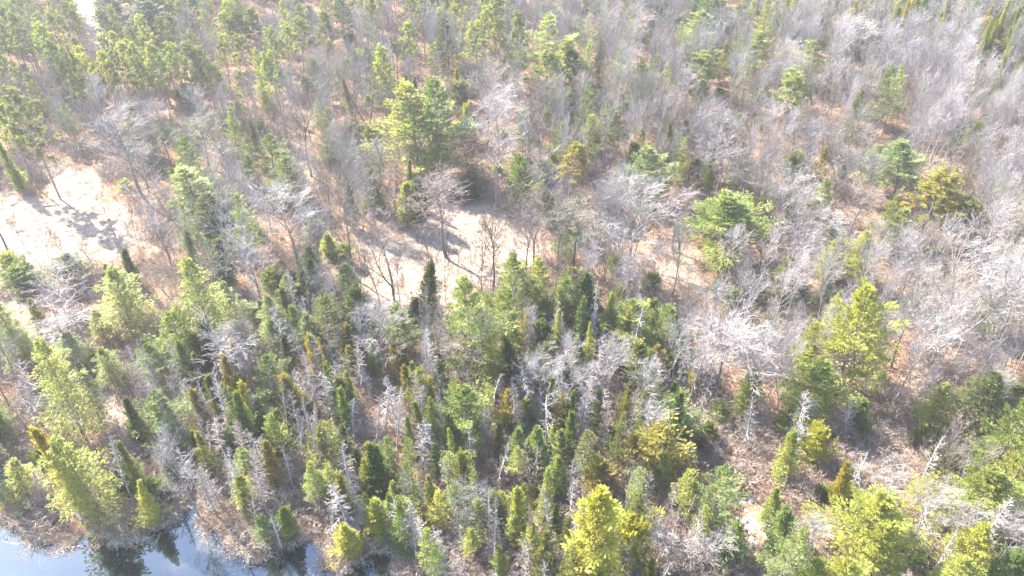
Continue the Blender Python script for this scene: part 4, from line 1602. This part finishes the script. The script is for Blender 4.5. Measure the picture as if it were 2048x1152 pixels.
# broken birch stump on the pond bank
r_ = np.random.default_rng(77)
g = ground(167, 1043, 0.1)
root = bpy.data.objects.new("broken_stump", None)
S.collection.objects.link(root)
root.location = (g[0], g[1], 0.0)
pts, _, sg = wander(r_, np.zeros(3), (-0.08, 0, 1), 2.0, 5, 0.24, 0.20, 0.03)
M["birch"] = bark_mat("birch_bark", (0.62, 0.54, 0.48), (0.85, 0.80, 0.74), scale=9.0)
add_obj("trunk", quads_mesh("broken_stump_trunk", *seg_mesh(sg, 10), [M["birch"]], smooth=True), root)
top = pts[-1]
add_obj("splinters", quads_mesh("broken_stump_splinters", *seg_mesh([(top + np.array([math.cos(a) * .16, math.sin(a) * .16, -0.1]), top + np.array([math.cos(a) * .17, math.sin(a) * .17, 0.12 + 0.4 * r_.uniform()]), 0.05, 0.005) for a in np.linspace(0, 5.6, 9)], 4), [M["birch"]]), root)
tag(root, "pale broken birch stump on the pond bank below the golden hemlock", "stump")

# boulder in the left clearing
g = ground(133, 462)
n = 14
th, ph = np.meshgrid(np.linspace(0, 2 * math.pi, n, endpoint=False), np.linspace(0.02, math.pi - 0.02, 9), indexing='ij')
rr = 1 + 0.16 * np.sin(3 * th + 1) * np.sin(ph) + 0.1 * np.cos(5 * th) * np.sin(2 * ph)
V = np.stack([1.0 * rr * np.cos(th) * np.sin(ph), 0.7 * rr * np.sin(th) * np.sin(ph), 0.42 * rr * np.cos(ph)], -1)
idx = np.arange(n * 9).reshape(n, 9)
F = np.stack([idx, np.roll(idx, -1, 0)], 0)
F = np.stack([F[0][:, :-1], F[0][:, 1:], F[1][:, 1:], F[1][:, :-1]], -1).reshape(-1, 4)
M["stone"] = bark_mat("pale_stone", (0.45, 0.44, 0.45), (0.72, 0.71, 0.72), scale=3.0)
o = add_obj("boulder", quads_mesh("boulder", V.reshape(-1, 3), F, [M["stone"]], smooth=True))
o.location = (g[0], g[1], 0.15)
tag(o, "pale grey boulder lying in the pale left clearing", "boulder")

# last snow between the trees
m, nt, p, out = new_mat("old_snow")
p.inputs["Base Color"].default_value = (0.80, 0.84, 0.90, 1)
p.inputs["Roughness"].default_value = 0.6
M["snow"] = m
Vs, Fs, off = [], [], 0
spots = [(u + r_.normal(0, 9), v + r_.normal(0, 9), r_.uniform(0.2, 0.5)) for (u, v, c_) in ((1488, 1006, 3), (1500, 1036, 5), (1516, 1046, 5), (1498, 1058, 6), (1505, 1076, 4), (1530, 1060, 3),
         (1480, 1046, 3), (1536, 1040, 2), (1380, 900, 3), (1408, 930, 2), (368, 812, 3), (470, 798, 3), (456, 806, 2), (1092, 592, 2), (1150, 716, 3), (344, 968, 2), (348, 985, 2),
         (1030, 1150, 2), (1090, 1148, 2)) for _ in range(c_)]
for (u, v, s) in spots:
    g = ground(u, v)
    q = 18
    a = np.linspace(0, 2 * math.pi, q, endpoint=False)
    rad = s * (1 + 0.3 * r_.normal(0, 1, q))
    gz = float(ground_z(np.array([g[0]]), np.array([g[1]]))[0])
    ring = np.stack([g[0] + np.cos(a) * rad * 1.2, g[1] + np.sin(a) * rad, np.full(q, gz - 0.05)], 1)
    inner = np.stack([g[0] + np.cos(a) * rad * 0.7, g[1] + np.sin(a) * rad * 0.55, np.full(q, gz + 0.12) + r_.normal(0, .02, q)], 1)
    cc = np.stack([g[0] + np.cos(a) * 0.02, g[1] + np.sin(a) * 0.02, np.full(q, gz + 0.16)], 1)
    Vs += [ring, inner, cc]
    k = np.arange(q)
    k2 = (k + 1) % q
    Fs += [np.stack([k, k2, q + k2, q + k], 1) + off, np.stack([q + k, q + k2, 2 * q + k2, 2 * q + k], 1) + off]
    off += 3 * q
tag(add_obj("snow", quads_mesh("snow", np.concatenate(Vs), np.concatenate(Fs), [M["snow"]], smooth=True)), kind="stuff")

# ------------------------------------------------------------------ haze: one closed box of thin bright air
HAZE = 0.00024
x0, x1, y0, y1, z0, z1 = -1800, 1800, -1800, 1900, -3.0, 112.0
V = np.array([(x, y, z) for x in (x0, x1) for y in (y0, y1) for z in (z0, z1)], float)
F = np.array([(0, 1, 3, 2), (4, 6, 7, 5), (0, 4, 5, 1), (2, 3, 7, 6), (0, 2, 6, 4), (1, 5, 7, 3)])
m = bpy.data.materials.new("haze")
m.use_nodes = True
nt = m.node_tree
nt.nodes.remove(nt.nodes["Principled BSDF"])
pv = nt.nodes.new("ShaderNodeVolumePrincipled")
pv.inputs["Color"].default_value = (0.93, 0.94, 1.0, 1)
pv.inputs["Density"].default_value = HAZE
pv.inputs["Anisotropy"].default_value = 0.35
nt.links.new(pv.outputs[0], nt.nodes["Material Output"].inputs["Volume"])
tag(add_obj("haze", quads_mesh("haze", V, F, [m])), kind="stuff")
